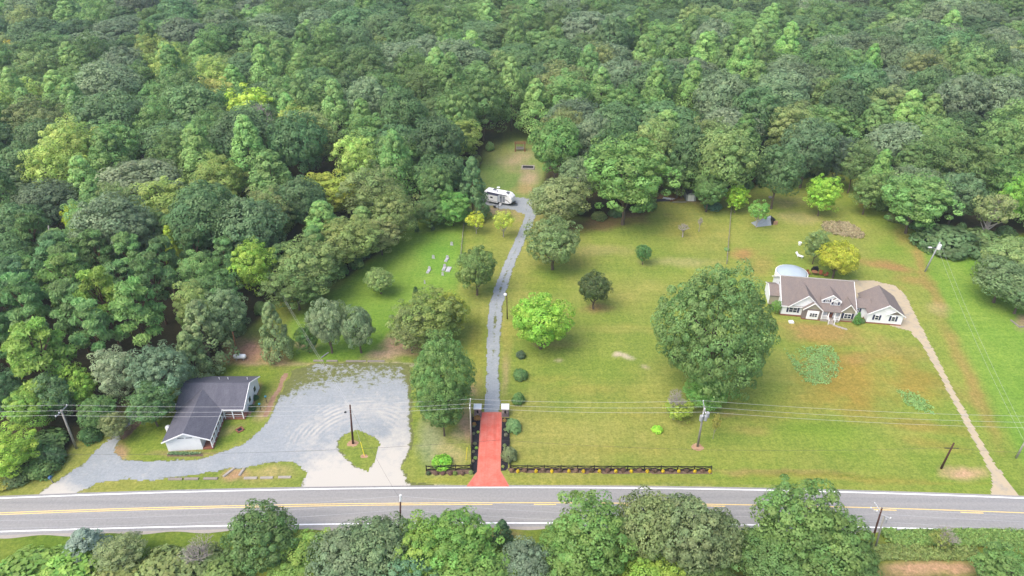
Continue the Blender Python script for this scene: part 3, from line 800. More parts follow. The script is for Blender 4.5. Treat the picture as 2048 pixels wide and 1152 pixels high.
# ------------------------------------------------------------------ the wood: trees one can tell apart, placed over the woodland floor
open_w = W(OPEN)
seg = [(open_w[i], open_w[i + 1]) for i in range(len(open_w) - 1)]
def edge_dist(x, y):
    best = 1e9
    for a, b_ in seg:
        dx, dy = b_.x - a.x, b_.y - a.y
        l2 = dx * dx + dy * dy
        t_ = max(0, min(1, ((x - a.x) * dx + (y - a.y) * dy) / l2)) if l2 else 0
        best = min(best, math.hypot(x - a.x - t_ * dx, y - a.y - t_ * dy))
    return best
placed = []
grid = {}
def far_enough(x, y, r):
    i, j = int(x // 14), int(y // 14)
    for a in (-1, 0, 1):
        for b_ in (-1, 0, 1):
            for (qx, qy, qr) in grid.get((i + a, j + b_), ()):
                if math.hypot(x - qx, y - qy) < min(r, qr) * 0.5 + max(r, qr) * 0.5: return False
    return True
def keep_place(x, y, r):
    grid.setdefault((int(x // 14), int(y // 14)), []).append((x, y, r))
# named trees of the wood: (x, ytop, width_px, height, shape, colour, label)
WOOD = [
 (500,170,105,19,'open',(0.17,0.24,0.035),'tall lime yellow tree with bare pale limbs showing, left wood'),
 (430,158,95,17,'elm',(0.17,0.18,0.05),'pale straw yellow tree beside the lime yellow tree'),
 (595,215,75,17,'elm',(0.13,0.17,0.04),'ragged yellow green tree below the lime yellow tree'),
 (345,452,44,13,'poplar',(0.16,0.22,0.03),'slim bright yellow green tree between dark oaks, left wood'),
 (160,405,50,14,'elm',(0.17,0.22,0.02),'bright yellow tree left of the big dark oak'),
 (20,85,40,14,'elm',(0.24,0.22,0.03),'bright yellow crown at the left end of the far wood'),
 (505,480,80,14,'elm',(0.13,0.20,0.035),'bright green ragged tree beside the pole with a transformer'),
 (235,390,150,20,'oak',GB,'broad grey green oak in the left wood'),
 (405,370,140,21,'oak',DK,'broad dark green oak in the left wood behind the slim yellow tree'),
 (500,395,130,19,'oak',(0.06,0.10,0.045),'wide blue green oak right of the dark oak, left wood'),
 (655,345,120,12,'elm',(0.14,0.17,0.03),'mustard yellow dome crowned tree behind the bare grey tree'),
 (745,335,110,16,'elm',OL,'olive tree at the wood edge left of the cemetery lawn corner'),
 (790,380,90,14,'elm',(0.09,0.12,0.04),'olive green rounded tree overhanging the cemetery lawn'),
 (760,440,70,9,'elm',(0.13,0.15,0.06),'pale grey green small tree on the cemetery lawn edge'),
 (700,430,120,13,'elm',(0.10,0.13,0.04),'dense olive tree above the cemetery lawn slope'),
 (620,480,130,13,'elm',(0.085,0.12,0.04),'wide olive tree behind the cemetery lawn pole'),
 (590,530,110,10,'elm',(0.06,0.095,0.03),'dark leafy tree right of the transformer pole'),
 (945,315,66,17,'cedar',(0.055,0.10,0.04),'dark conical tree standing left of the white camper'),
 (870,330,70,15,'elm',MD,'green tree at the wood edge behind the cemetery corner'),
 (905,385,75,9,'elm',(0.07,0.15,0.035),'rounded green bushy tree at the end of the cemetery fence'),
 (860,395,70,8,'elm',(0.06,0.10,0.035),'low dark bushy tree at the top of the cemetery lawn'),
 (1112,240,100,20,'oak',(0.065,0.125,0.035),'round green tree right of the wooden swing'),
 (1180,232,90,19,'oak',GB,'grey green oak behind the round green tree near the swing'),
 (1255,270,165,24,'elm',(0.08,0.14,0.038),'huge spreading green tree at the top of the front lawn'),
 (1160,315,80,15,'oak',(0.075,0.11,0.05),'grey green tree left of the huge spreading tree'),
 (1115,355,120,13,'oak',(0.10,0.125,0.05),'mottled olive tree with rusty leaves beside the gravel pad'),
 (1300,245,90,22,'elm',(0.11,0.15,0.05),'pale green tree peeping over the huge spreading tree'),
 (1450,255,125,22,'oak',(0.09,0.135,0.045),'large olive green tree at the top of the wire fence'),
 (1375,250,100,21,'oak',DK,'dark oak behind the pale grey shed'),
 (1360,300,90,14,'elm',MD,'mid green leafy tree left of the pale grey shed'),
 (1420,345,70,11,'oak',(0.06,0.11,0.035),'dark green tree overhanging the right side of the grey shed'),
 (1475,370,44,8,'elm',(0.15,0.24,0.03),'small lime green tree at the head of the wire fence'),
 (1560,290,90,18,'oak',DK,'dark green tree at the back of the neighbour lawn'),
 (1620,240,110,20,'oak',(0.055,0.09,0.042),'broad dark grey green oak behind the neighbour lawn'),
 (1680,270,60,16,'elm',(0.05,0.075,0.045),'dusky dark tree at the corner of the neighbour lawn'),
 (1740,345,60,12,'elm',(0.08,0.125,0.04),'spreading green tree leaning over the clay track'),
 (1835,345,130,16,'elm',(0.085,0.15,0.045),'wide light green willow like tree at the neighbour wood edge'),
 (1920,345,90,14,'oak',(0.06,0.10,0.045),'blue green tree right of the light green willow like tree'),
 (1990,385,80,13,'open',(0.105,0.130,0.050),'half bare yellowish tree with pale limbs at the right wood edge'),
 (2030,355,60,14,'elm',(0.10,0.20,0.035),'bright green tree at the right end of the wood edge'),
 (1900,440,120,6,'bush',(0.05,0.085,0.035),'low dark thicket along the right wood edge'),
 (1712,285,70,15,'elm',(0.07,0.11,0.04),'green tree filling the corner behind the clay track'),
 (1760,300,60,16,'poplar',(0.09,0.16,0.045),'upright light green tree behind the clay track'),
 (1740,90,55,20,'poplar',(0.09,0.18,0.05),'tall light green pointed tree in the far right wood'),
 (40,90,44,16,'pine',(0.06,0.10,0.045),'dark pointed tree at the far left of the wood'),
 (270,560,105,18,'pine',(0.085,0.15,0.045),'light green pine with flat tiers above the white house'),
 (130,500,105,18,'pine',(0.085,0.14,0.04),'olive pine with visible trunk in the left pine stand'),
 (200,535,100,18,'pine',(0.10,0.15,0.03),'yellow olive pine with two pale trunks below it'),
 (50,545,95,18,'pine',(0.075,0.14,0.05),'rounded light pine at the left edge of the pine stand'),
 (70,640,130,17,'pine',(0.10,0.16,0.035),'spreading yellow green pine at the left edge above the road'),
 (300,500,90,17,'pine',(0.065,0.11,0.04),'dull green pine behind the light tiered pine'),
 (110,460,90,17,'pine',(0.065,0.12,0.05),'blue green pine beside the grey snag'),
 (30,510,80,17,'pine',(0.06,0.11,0.05),'blue green pine at the extreme left of the stand'),
 (390,570,80,13,'elm',(0.12,0.16,0.05),'pale yellow green tree behind the olive juniper'),
 (405,602,104,14,'cedar',(0.095,0.13,0.055),'tall olive juniper behind the white house'),
 (455,580,76,12,'elm',(0.085,0.125,0.06),'silvery green tree beside the bare earth patch'),
 (235,700,90,11,'elm',(0.12,0.15,0.085),'silvery pale leaved tree left of the white house'),
 (320,690,110,12,'elm',(0.075,0.115,0.065),'grey green oak overhanging the white house roof'),
 (380,665,76,11,'cedar',(0.09,0.125,0.05),'olive tree at the back corner of the white house'),
 (155,735,70,9,'elm',(0.12,0.20,0.035),'bright green leafy tree above the left road verge'),
 (110,750,70,10,'elm',(0.06,0.105,0.045),'dark green tree left of the bright leafy tree'),
 (60,770,90,9,'elm',(0.10,0.17,0.035),'light green tree at the left behind the power line'),
 (15,740,70,10,'elm',(0.04,0.08,0.035),'very dark tree at the left picture edge'),
 (300,770,90,8,'elm',(0.05,0.095,0.035),'low dark tree beside the white house gable'),
 (195,790,70,7,'elm',(0.06,0.11,0.035),'small dark tree right of the crossarm pole'),
 (15,860,100,8,'elm',(0.14,0.21,0.035),'yellow green tree on the left road verge'),
 (230,825,48,5.5,'elm',(0.10,0.12,0.05),'small tree with reddish blossom by the gravel lane'),
 (1962,448,84,5,'bush',(0.07,0.11,0.04),'green thicket at the foot of the half bare tree'),
 (2035,462,80,6,'bush',(0.08,0.12,0.04),'green thicket at the right end of the wood edge'),
 (2035,480,120,11,'elm',(0.10,0.14,0.05),'pale green vine covered tree at the right field edge'),
 (2010,515,110,10,'oak',(0.07,0.105,0.045),'dark rounded thicket tree in the right field'),
 (2050,545,100,9,'oak',(0.06,0.095,0.04),'dark green tree at the right picture edge by the field'),
]
for (px, py, wp, h, shp, c, lab) in WOOD:
    p, wd, hh = by_top(px, py, h, wp, shp)
    nm = {'pine': 'pine_tree', 'poplar': 'poplar_tree', 'cedar': 'juniper_tree', 'bush': 'thicket', 'oak': 'oak_tree'}.get(shp, 'leafy_tree')
    plant(nm, lab, 'tree' if shp != 'bush' else 'shrub', shp, p, wd, hh, c)
    keep_place(p.x, p.y, max(5.0, wd * 0.62))
KIND = {  # shape, colour, name, word
 'dk': ('oak', DK, 'oak_tree', 'dark green round tree'),
 'gb': ('oak', GB, 'oak_tree', 'grey green round tree'),
 'md': ('elm', MD, 'leafy_tree', 'mid green leafy tree'),
 'ol': ('elm', OL, 'leafy_tree', 'olive leafy tree'),
 'yl': ('elm', YL, 'leafy_tree', 'yellow green leafy tree'),
 'lt': ('poplar', LT, 'poplar_tree', 'light green pointed tree'),
 'pn': ('pine', (0.075, 0.13, 0.045), 'pine_tree', 'tiered green pine'),
}
def mix_for(px, py):
    if px < 560 and py > 400: return dict(pn=5, md=2, dk=2, yl=0.5)
    if py < 70: return dict(dk=4, md=2.5, gb=2.5, lt=0.6, ol=0.8)
    if 1230 < px < 1560 and py < 170: return dict(lt=5, md=1.2, dk=1.5, gb=1.5)
    if px < 760: return dict(yl=1.3, ol=1.2, md=3.4, dk=2, lt=1.6, gb=0.8)
    if px < 1150: return dict(md=3.2, lt=1.8, dk=2, ol=0.7, gb=1.2, yl=0.4)
    if py > 250: return dict(md=3, dk=2.4, ol=1, gb=1.5, lt=0.8)
    return dict(dk=3, gb=3.4, md=1.8, ol=1, lt=0.8)
def where(px, py):
    c = min(5, max(0, int(px / 342)))
    r = 0 if py < 75 else (1 if py < 160 else (2 if py < 260 else 3))
    return ('the farthest wood', 'the upper wood', 'the middle wood', 'the near wood')[r] + ' ' + ('at far left', 'at left', 'left of centre', 'right of centre', 'at right', 'at far right')[c]
cand = []
r2 = random.Random(17)
for _ in range(60000):
    y = r2.uniform(84, 540)
    hw = 0.742 * (CP * y + SP * CAM_H) + 14
    x = r2.uniform(-hw, hw)
    cand.append((x, y))
cx_, cy_ = np.array([c[0] for c in cand]), np.array([c[1] for c in cand])
ins = inpoly(cx_, cy_, open_w)
forest = []
for (x, y), bad in zip(cand, ins):
    if bad: continue
    if y < 150 and x > 60: continue
    px, py = proj(x, y, 17.0)
    px, py = float(px), float(py)
    if py < -40: continue
    mx = mix_for(px, py)
    k = r2.choices(list(mx), list(mx.values()))[0]
    wd = r2.uniform(11, 18) if k in ('dk', 'gb') else r2.uniform(9.5, 15.0)
    if k == 'lt': wd = r2.uniform(8.5, 12)
    if k == 'pn': wd = r2.uniform(7.5, 10.5)
    if x < -30 and y < 150: wd *= 0.8
    wd *= 1.15 + 0.32 * min(1.0, max(0.0, (y - 180) / 180))
    sp = wd * 0.75
    if not far_enough(x, y, sp): continue
    ed = edge_dist(x, y)
    if ed < wd * 0.30: continue
    keep_place(x, y, sp)
    forest.append((x, y, wd, k, px, py, ed))
forest.sort(key=lambda q: q[1])
count = {}
rest, kept, fam = [], [], {}
for q in forest:
    nm = KIND[q[3]][2]
    count[nm] = count.get(nm, 0) + 1
    if count[nm] > 290:
        rest.append(q)
    else:
        kept.append(q); fam.setdefault((q[3], where(q[4], q[5])), []).append(q)
def height_for(x, y, k, ed):
    h = r2.uniform(14.5, 23) if k != 'lt' else r2.uniform(18, 25)
    if x < -30 and y < 150: h = r2.uniform(12, 17)
    return h * 0.85 if ed < 7 else h
def ordinal(i):
    return ORD[i] if i < len(ORD) else None
for (k, wh), qs in fam.items():
    qs.sort(key=lambda q: q[4])
    shp, c, nm, wrd = KIND[k]
    for i, (x, y, wd, _, px, py, ed) in enumerate(qs):
        if len(qs) == 1: lab = 'only ' + wrd + ' in ' + wh
        elif ordinal(i): lab = wrd + ', ' + ordinal(i) + ' from left in ' + wh
        else: lab = wrd + ', ' + ordinal(len(qs) - 1 - i) + ' from right in ' + wh if ordinal(len(qs) - 1 - i) else wrd + ' among many in ' + wh
        plant(nm, lab, 'tree', shp, (x, y, 0), wd, height_for(x, y, k, ed), jitter(c, 0.3), wrd + 's in ' + wh)
rest = [(x, y, wd, height_for(x, y, k, ed), KIND[k][0], KIND[k][1]) for (x, y, wd, k, px, py, ed) in rest]
print('FOREST', len(forest), count, len(rest))
if rest:
    V, F, T, Hh = [], [], [], []
    src = CR['oak'][0]
    sv_ = np.zeros(len(src.vertices) * 3, np.float32); src.vertices.foreach_get('co', sv_); sv_ = sv_.reshape(-1, 4, 3)
    rg = np.random.default_rng(5)
    for (x, y, wd, h, shp, c) in rest:
        pick = rg.choice(len(sv_), 700, replace=False)
        q = sv_[pick].copy(); ce = q.mean(1, keepdims=True); q = ce + (q - ce) * 2.2
        a = rg.random() * 6.28
        xx, yy = q[..., 0] * math.cos(a) - q[..., 1] * math.sin(a), q[..., 0] * math.sin(a) + q[..., 1] * math.cos(a)
        V.append(np.stack([x + xx * wd / 2, y + yy * wd / 2, q[..., 2] * h], -1).reshape(-1, 3))
        T.append(np.clip(rg.random(700) * 0.6 + rg.random() * 0.4, 0, 1)); Hh.append(np.full(700, rg.random()))
    V = np.concatenate(V)
    m = grid_mesh('far_woodland', V, np.arange(len(V)).reshape(-1, 4), M['leaf'])
    for an, val in (('tone', T), ('hue', Hh)):
        m.attributes.new(an, 'FLOAT', 'FACE').data.foreach_set('value', np.concatenate(val).astype(np.float32))
    o = link(bpy.data.objects.new('far_woodland', m)); o.color = (DK[0] * LEAFK, DK[1] * LEAFK, DK[2] * LEAFK, 1)
    tag(o, 'unbroken mass of treetops at the far end of the wood', 'woodland', kind='stuff')
# understory along the wood's edge
shrubs = {}
for a, b_ in seg[2:]:
    L = (b_ - a).length
    if L > 120 or a.y > 230: continue
    n = max(1, int(L / 4.2))
    for i in range(n):
        p = a.lerp(b_, (i + r2.random()) / n)
        px, py = proj(p.x, p.y); px, py = float(px), float(py)
        if 180 < px < 470 and py > 720: continue
        if 985 < px < 1090 and py < 380: continue
        d = (b_ - a).normalized()
        nv = Vector((-d.y, d.x, 0))
        q = p + nv * r2.uniform(0.6, 2.6)
        wd, h = r2.uniform(2.6, 5.0), r2.uniform(1.8, 4.2)
        wh = 'left wood edge above the road' if px < 300 else ('wood edge behind the white house' if px < 560 else ('left cemetery lawn edge' if px < 760 else ('top cemetery lawn edge' if px < 940 else ('camper clearing edge' if px < 1110 else ('top edge of the front lawn' if px < 1470 else ('back edge of the neighbour lawn' if px < 1730 else 'right wood edge'))))))
        shrubs.setdefault(wh, []).append((px, q, wd, h, jitter(r2.choice((DK, MD, OL, MD)), 0.25)))
for wh, L in shrubs.items():
    L.sort(key=lambda s_: s_[0])
    for i, (px, q, wd, h, c) in enumerate(L):
        od = (ordinal(i) + ' from left') if ordinal(i) else ((ordinal(len(L) - 1 - i) + ' from right') if ordinal(len(L) - 1 - i) else 'in the middle')
        plant('edge_shrub', 'leafy understory shrub, ' + od + ' along the ' + wh, 'shrub', 'bush', (q.x, q.y, 0), wd, h, c, 'shrubs along the ' + wh)

# ------------------------------------------------------------------ trees and shrubs standing free: (x, foot y, top y, width px, shape, colour, name, label)
FREE = [
 (1431,792,534,248,'grand',(0.066,0.112,0.036),'oak_tree','huge round dark green oak on the front lawn'),
 (1082,697,602,122,'yard',(0.115,0.205,0.030),'shade_tree','bright lime green shade tree beside the gravel driveway'),
 (1189,618,545,64,'yard',(0.040,0.060,0.022),'magnolia_tree','small dark bronze green round tree on the front lawn'),
 (1287,529,487,31,'yard',(0.050,0.110,0.035),'young_tree','young green tree alone on the upper front lawn'),
 (953,590,497,86,'yard',(0.075,0.115,0.034),'oak_tree','round dark olive oak left of the gravel driveway'),
 (1107,540,437,110,'yard',(0.085,0.120,0.045),'oak_tree','spreading grey olive oak right of the gravel driveway bend'),
 (952,467,424,40,'open',(0.21,0.24,0.03),'young_tree','small bright yellow tree below the camper, left one'),
 (1007,474,424,44,'open',(0.17,0.21,0.035),'young_tree','small yellow green tree below the camper, right one'),
 (759,588,538,62,'yard',(0.105,0.150,0.050),'small_tree','pale green small tree on the cemetery lawn'),
 (862,690,592,126,'elm',(0.085,0.115,0.030),'leafy_tree','olive and gold tree behind the tall dark roadside tree'),
 (905,665,590,70,'elm',(0.13,0.155,0.025),'leafy_tree','gold tinged tree crown beside the driveway grass'),
 (820,706,620,84,'elm',(0.09,0.115,0.04),'leafy_tree','dull olive tree over the bare earth by the gravel lot'),
 (882,842,672,142,'grand',(0.072,0.125,0.038),'oak_tree','tall dark green oak right of the gravel lot'),
 (885,872,770,84,'elm',(0.055,0.10,0.03),'leafy_tree','low dark tree at the foot of the tall roadside oak'),
 (832,608,573,20,'cedar',(0.035,0.07,0.025),'juniper_tree','small dark juniper behind the olive and gold tree'),
 (547,716,604,66,'cedar',(0.095,0.130,0.055),'juniper_tree','pale olive juniper right of the bare earth patch'),
 (655,706,603,80,'yard',(0.10,0.132,0.068),'juniper_tree','silvery juniper with open trunk at the lot corner'),
 (716,706,612,76,'yard',(0.082,0.116,0.058),'juniper_tree','rounded blue grey juniper beside the silvery juniper'),
 (614,706,652,46,'elm',(0.040,0.080,0.022),'holly_tree','small dark holly like tree left of the silvery juniper'),
 (1518,455,400,44,'open',(0.085,0.170,0.040),'young_tree','young green tree in front of the silver tarp shelter'),
 (1646,432,352,62,'elm',(0.125,0.220,0.030),'shade_tree','bright green tree on the neighbour back lawn'),
 (1675,556,486,84,'yard',(0.165,0.185,0.022),'maple_tree','yellow turning round tree behind the brown roofed house'),
 (1634,528,460,44,'elm',(0.085,0.125,0.045),'young_tree','thin grey green tree left of the yellow round tree'),
 (1042,717,694,20,'bush',(0.045,0.070,0.040),'round_shrub','dark rounded shrub nearest the lime green shade tree'),
 (1041,760,730,32,'bush',(0.055,0.105,0.035),'round_shrub','rounded green shrub, middle of three beside the driveway'),
 (1037,809,776,28,'bush',(0.060,0.115,0.035),'round_shrub','rounded green shrub just above the right gate pillar'),
 (1027,864,829,34,'bush',(0.085,0.150,0.060),'round_shrub','feathery green shrub right of the red driveway, upper one'),
 (1019,923,881,32,'bush',(0.090,0.115,0.055),'round_shrub','reddish green shrub right of the red driveway, lower one'),
 (883,936,911,42,'bush',(0.095,0.210,0.025),'round_shrub','bright green shrub behind the short black fence'),
 (1316,866,850,24,'bush',(0.14,0.26,0.03),'small_shrub','small lime green shrub alone on the front lawn'),
 (1358,838,800,52,'elm',(0.13,0.18,0.03),'scrub_tree','thin yellow green scrub tree below the huge oak'),
 (1412,812,764,84,'elm',(0.070,0.145,0.035),'leafy_tree','bright green low growth at the foot of the huge oak'),
 (1431,878,828,18,'open',(0.16,0.16,0.04),'sapling','thin yellowing sapling beside the transformer pole'),
 (865,462,441,8,'cedar',(0.035,0.060,0.030),'arborvitae','slim dark evergreen on the upper cemetery lawn'),
 (833,464,438,10,'cedar',(0.035,0.065,0.030),'arborvitae','slim dark evergreen near the wood on the cemetery lawn'),
 (509,800,785,13,'bush',(0.025,0.060,0.022),'round_shrub','clipped round shrub at the white house side wall, upper'),
 (501,822,804,15,'bush',(0.025,0.060,0.022),'round_shrub','clipped round shrub at the white house side wall, lower'),
 (1430,420,398,38,'bush',(0.055,0.110,0.070),'round_shrub','blue green spreading shrub right of the grey shed'),
 (1553,628,600,20,'elm',(0.08,0.15,0.035),'leafy_shrub','leafy shrub at the left corner of the brown roofed house'),
 (1716,648,624,16,'cedar',(0.05,0.125,0.030),'evergreen_shrub','green shrub in the nook beside the garage wing'),
 (1727,646,634,14,'bush',(0.055,0.100,0.035),'round_shrub','low shrub left of the garage wing wall'),
 (1455,502,492,12,'bush',(0.085,0.150,0.050),'small_shrub','small weed bush against the wire fence'),
]
for (px, yb, yt, wp, shp, c, nm, lab) in FREE:
    p, wd, h = by_base(px, yb, yt, wp)
    cat = 'shrub' if 'shrub' in nm else 'tree'
    if h > 12 and shp == 'yard': h *= 0.96
    if shp == 'bush': h = max(0.5, h * 0.62); p.y += wd * 0.25
    plant(nm, lab, cat, shp, p, wd, h, c)
# the near row along the bottom of the picture: (x, ytop, width px, height, shape, colour, name, label)
NEAR = [
 (525,1006,150,9.5,'yard',(0.060,0.105,0.034),'oak_tree','dark green roadside tree poking over the road at lower left'),
 (45,1090,190,3.5,'bush',(0.105,0.180,0.040),'thicket','bright green brush in the bottom left corner'),
 (125,1095,120,4,'bush',(0.11,0.19,0.04),'thicket','light green brush right of the corner brush'),
 (168,1066,90,5,'cedar',(0.13,0.17,0.13),'juniper_tree','silvery blue juniper among the lower left brush'),
 (243,1066,90,5,'elm',(0.11,0.14,0.06),'scrub_tree','olive scrub with grey twigs beside the silvery juniper'),
 (225,1110,130,4,'bush',(0.10,0.125,0.04),'thicket','olive brush below the silvery juniper'),
 (320,1088,140,4,'bush',(0.10,0.13,0.045),'thicket','tangled olive brush in the lower left, middle part'),
 (395,1080,120,4,'bush',(0.09,0.12,0.045),'thicket','tangled grey olive brush left of the dark roadside tree'),
 (440,1105,110,4,'bush',(0.085,0.13,0.04),'thicket','brush at the foot of the dark roadside tree'),
 (615,1060,120,6,'elm',(0.105,0.165,0.036),'leafy_tree','yellow green young tree right of the dark roadside tree'),
 (590,1100,100,5,'elm',(0.09,0.15,0.036),'leafy_tree','low green tree at the bottom between roadside trees'),
 (690,1045,140,8,'oak',(0.085,0.120,0.062),'oak_tree','grey green oak under the short roadside pole'),
 (760,1026,130,9,'oak',(0.080,0.118,0.055),'oak_tree','grey green oak right of the short roadside pole'),
 (840,1032,130,8.5,'elm',(0.105,0.175,0.036),'leafy_tree','yellow green roadside tree near the red driveway mouth'),
 (915,1016,140,9,'elm',(0.085,0.160,0.036),'leafy_tree','bright green roadside tree opposite the red driveway'),
 (720,1095,150,7,'oak',(0.075,0.112,0.055),'oak_tree','dusky oak on the bottom edge under the short pole'),
 (812,1108,120,7,'yard',(0.075,0.145,0.075),'oak_tree','blue green domed tree on the bottom edge'),
 (920,1080,170,6.5,'elm',(0.090,0.155,0.038),'leafy_tree','mid green tree on the bottom edge opposite the driveway'),
 (1005,1034,44,4.5,'cedar',(0.040,0.080,0.036),'juniper_tree','dark little juniper opposite the red driveway'),
 (1048,1072,100,6,'oak',(0.085,0.120,0.075),'oak_tree','grey green tree right of the dark little juniper'),
 (1010,1105,120,5,'elm',(0.080,0.140,0.036),'leafy_tree','green tree on the bottom edge below the dark juniper'),
 (1120,1040,80,6,'elm',(0.080,0.145,0.036),'leafy_tree','slim green tree left of the tall roadside pair'),
 (1185,990,165,12,'elm',(0.080,0.140,0.036),'leafy_tree','tall green tree over the road, left of the olive pair'),
 (1300,978,130,13,'oak',(0.100,0.130,0.050),'oak_tree','tall olive oak over the road, left of two'),
 (1375,984,150,13,'oak',(0.095,0.125,0.055),'oak_tree','tall olive oak over the road, right of two'),
 (1435,1020,110,10,'oak',(0.090,0.120,0.050),'oak_tree','olive tree with loose crown right of the olive pair'),
 (1165,1090,150,7,'elm',(0.075,0.130,0.034),'leafy_tree','shaded green tree on the bottom edge below the tall tree'),
 (1310,1088,120,7,'elm',(0.120,0.185,0.034),'leafy_tree','yellow green bushy tree on the bottom edge, centre right'),
 (1240,1110,90,5,'bush',(0.15,0.18,0.03),'thicket','yellowish brush on the bottom edge, centre right'),
 (1410,1100,130,5,'elm',(0.075,0.120,0.040),'leafy_tree','dusky tree on the bottom edge below the olive pair'),
 (1600,962,170,14,'elm',(0.075,0.128,0.036),'oak_tree','tallest roadside tree with open top at lower right'),
 (1665,1015,150,11,'oak',(0.072,0.125,0.036),'oak_tree','dense dark green tree left of the twin poles'),
 (1530,1050,130,9,'elm',(0.065,0.115,0.036),'leafy_tree','dark green tree left below the tallest roadside tree'),
 (1600,1085,150,8,'elm',(0.070,0.120,0.036),'leafy_tree','shadowy tree on the bottom edge below the tallest tree'),
 (1700,1080,110,7,'oak',(0.065,0.118,0.036),'oak_tree','dark green tree on the bottom edge left of twin poles'),
 (1883,1052,40,3.2,'open',(0.12,0.15,0.04),'sapling','half bare sapling on the right road verge'),
 (2015,1082,120,6,'elm',(0.075,0.135,0.038),'leafy_tree','dark green tree in the bottom right corner'),
 (78,905,64,3,'bush',(0.075,0.125,0.040),'thicket','brush on the left verge below the crossarm pole'),
 (28,925,60,2.4,'bush',(0.075,0.11,0.045),'thicket','dull brush on the left verge beside the lane mouth'),
 (85,850,90,3.4,'bush',(0.06,0.105,0.035),'thicket','dark brush left of the crossarm pole'),
 (178,845,44,3.0,'bush',(0.045,0.095,0.032),'thicket','dark brush right of the crossarm pole foot'),
 (10,930,60,2.2,'bush',(0.16,0.17,0.035),'thicket','yellowish brush at the left edge above the road'),
]
for (px, yt, wp, h, shp, c, nm, lab) in NEAR:
    p, wd, h = by_top(px, yt + (8 if px > 560 else 0), h, wp, shp); c = tuple(v * 0.88 for v in c)
    cat = 'tree' if ('tree' in nm or nm == 'sapling') else 'shrub'
    plant(nm, lab, cat, shp, p, wd, h, c)

# bare trees: branching limbs
def bare_mesh(name, seed, mat, depth=5, r0=0.045, spread=0.6, nb=3, fork=0.25):
    rng = random.Random(seed)
    mb = MB()
    def grow(p, d, L, r, k):
        q = p + d * L * 0.5 + Vector((rng.uniform(-1, 1), rng.uniform(-1, 1), rng.uniform(-1, 1))) * L * 0.06
        e = p + d * L
        mb.tube([p, q, e], [r, r * 0.8, r * 0.6], 4 if k > 1 else 6, cap=False)
        if k >= depth: return
        for i in range(nb if k else nb + 3):
            a = i * 6.28 / (nb if k else nb + 3) + rng.uniform(-.5, .5)
            side = Vector((math.cos(a), math.sin(a), rng.uniform(-0.15, 0.35)))
            grow(e, (d * (1 - spread * 0.6) + side * spread).normalized(), L * rng.uniform(0.62, 0.86), r * 0.58, k + 1)
    grow(Vector((0, 0, 0)), Vector((0, 0, 1)), fork, r0, 0)
    zs = [v[2] for v in mb.v]; xs_ = [max(abs(v[0]), abs(v[1])) for v in mb.v]
    kz, kx = 1 / max(zs), 1 / max(xs_)
    return mesh_data(name, [(v[0] * kx, v[1] * kx, v[2] * kz) for v in mb.v], mb.f, mat)
BARE = [bare_mesh('bare_limbs', 3, M['pale_bark']), bare_mesh('bare_limbs', 8, M['pale_bark'], 4, 0.05, 0.7)]
def bare(px, yb, yt, wp, vi, nm, lab):
    p, wd, h = by_base(px, yb, yt, wp)
    o = bpy.data.objects.new(nm, BARE[vi]); o.location = p; o.scale = (wd / 2, wd / 2, h); link(o)
    tag(o, lab, 'tree')
bare(620, 455, 384, 70, 0, 'bare_tree', 'leafless pale grey tree at the left wood edge')
bare(1367, 474, 447, 26, 1, 'bare_tree', 'small leafless pale tree on the upper front lawn')
bare(1352, 838, 782, 56, 0, 'bare_tree', 'leafless twiggy pale tree rising from yellow green scrub')
bare(1400, 463, 434, 12, 1, 'bare_tree', 'tiny leafless sapling near the wire fence')
bare(1985, 460, 392, 70, 1, 'bare_tree', 'pale leafless tree at the right wood edge')
bare(400, 1140, 1085, 90, 0, 'bare_tree', 'grey leafless twigs among the lower left brush')
bare(530, 330, 205, 70, 1, 'bare_tree', 'pale dead limbs leaning through the lime yellow tree')
bare(1895, 1095, 1062, 60, 0, 'bare_tree', 'grey twiggy sapling on the right road verge')

# ------------------------------------------------------------------ the brown roofed house (local frame: x along the front, y to the back)
def window(root, u0, u1, z0, z1, v, cols, rows, shutters=True, t=0.09, lite=None):
    f = box('window', u0, u1, v - t, v + 0.05, z0, z1, M['white_trim'], root)
    gu, gz = (u1 - u0 - 0.1) / cols, (z1 - z0 - 0.1) / rows
    for i in range(cols):
        for j in range(rows):
            a, b_ = u0 + 0.05 + i * gu + 0.045, u0 + 0.05 + (i + 1) * gu - 0.045
            c, d = z0 + 0.05 + j * gz + 0.04, z0 + 0.05 + (j + 1) * gz - 0.04
            box('pane', a, b_, v - t - 0.012, v - t + 0.03, c, d, M['glass'], f)
    if shutters:
        for a, b_ in ((u0 - 0.38, u0 - 0.03), (u1 + 0.03, u1 + 0.38)):
            box('shutter', a, b_, v - 0.06, v + 0.02, z0 - 0.03, z1 + 0.03, M['navy'], root)
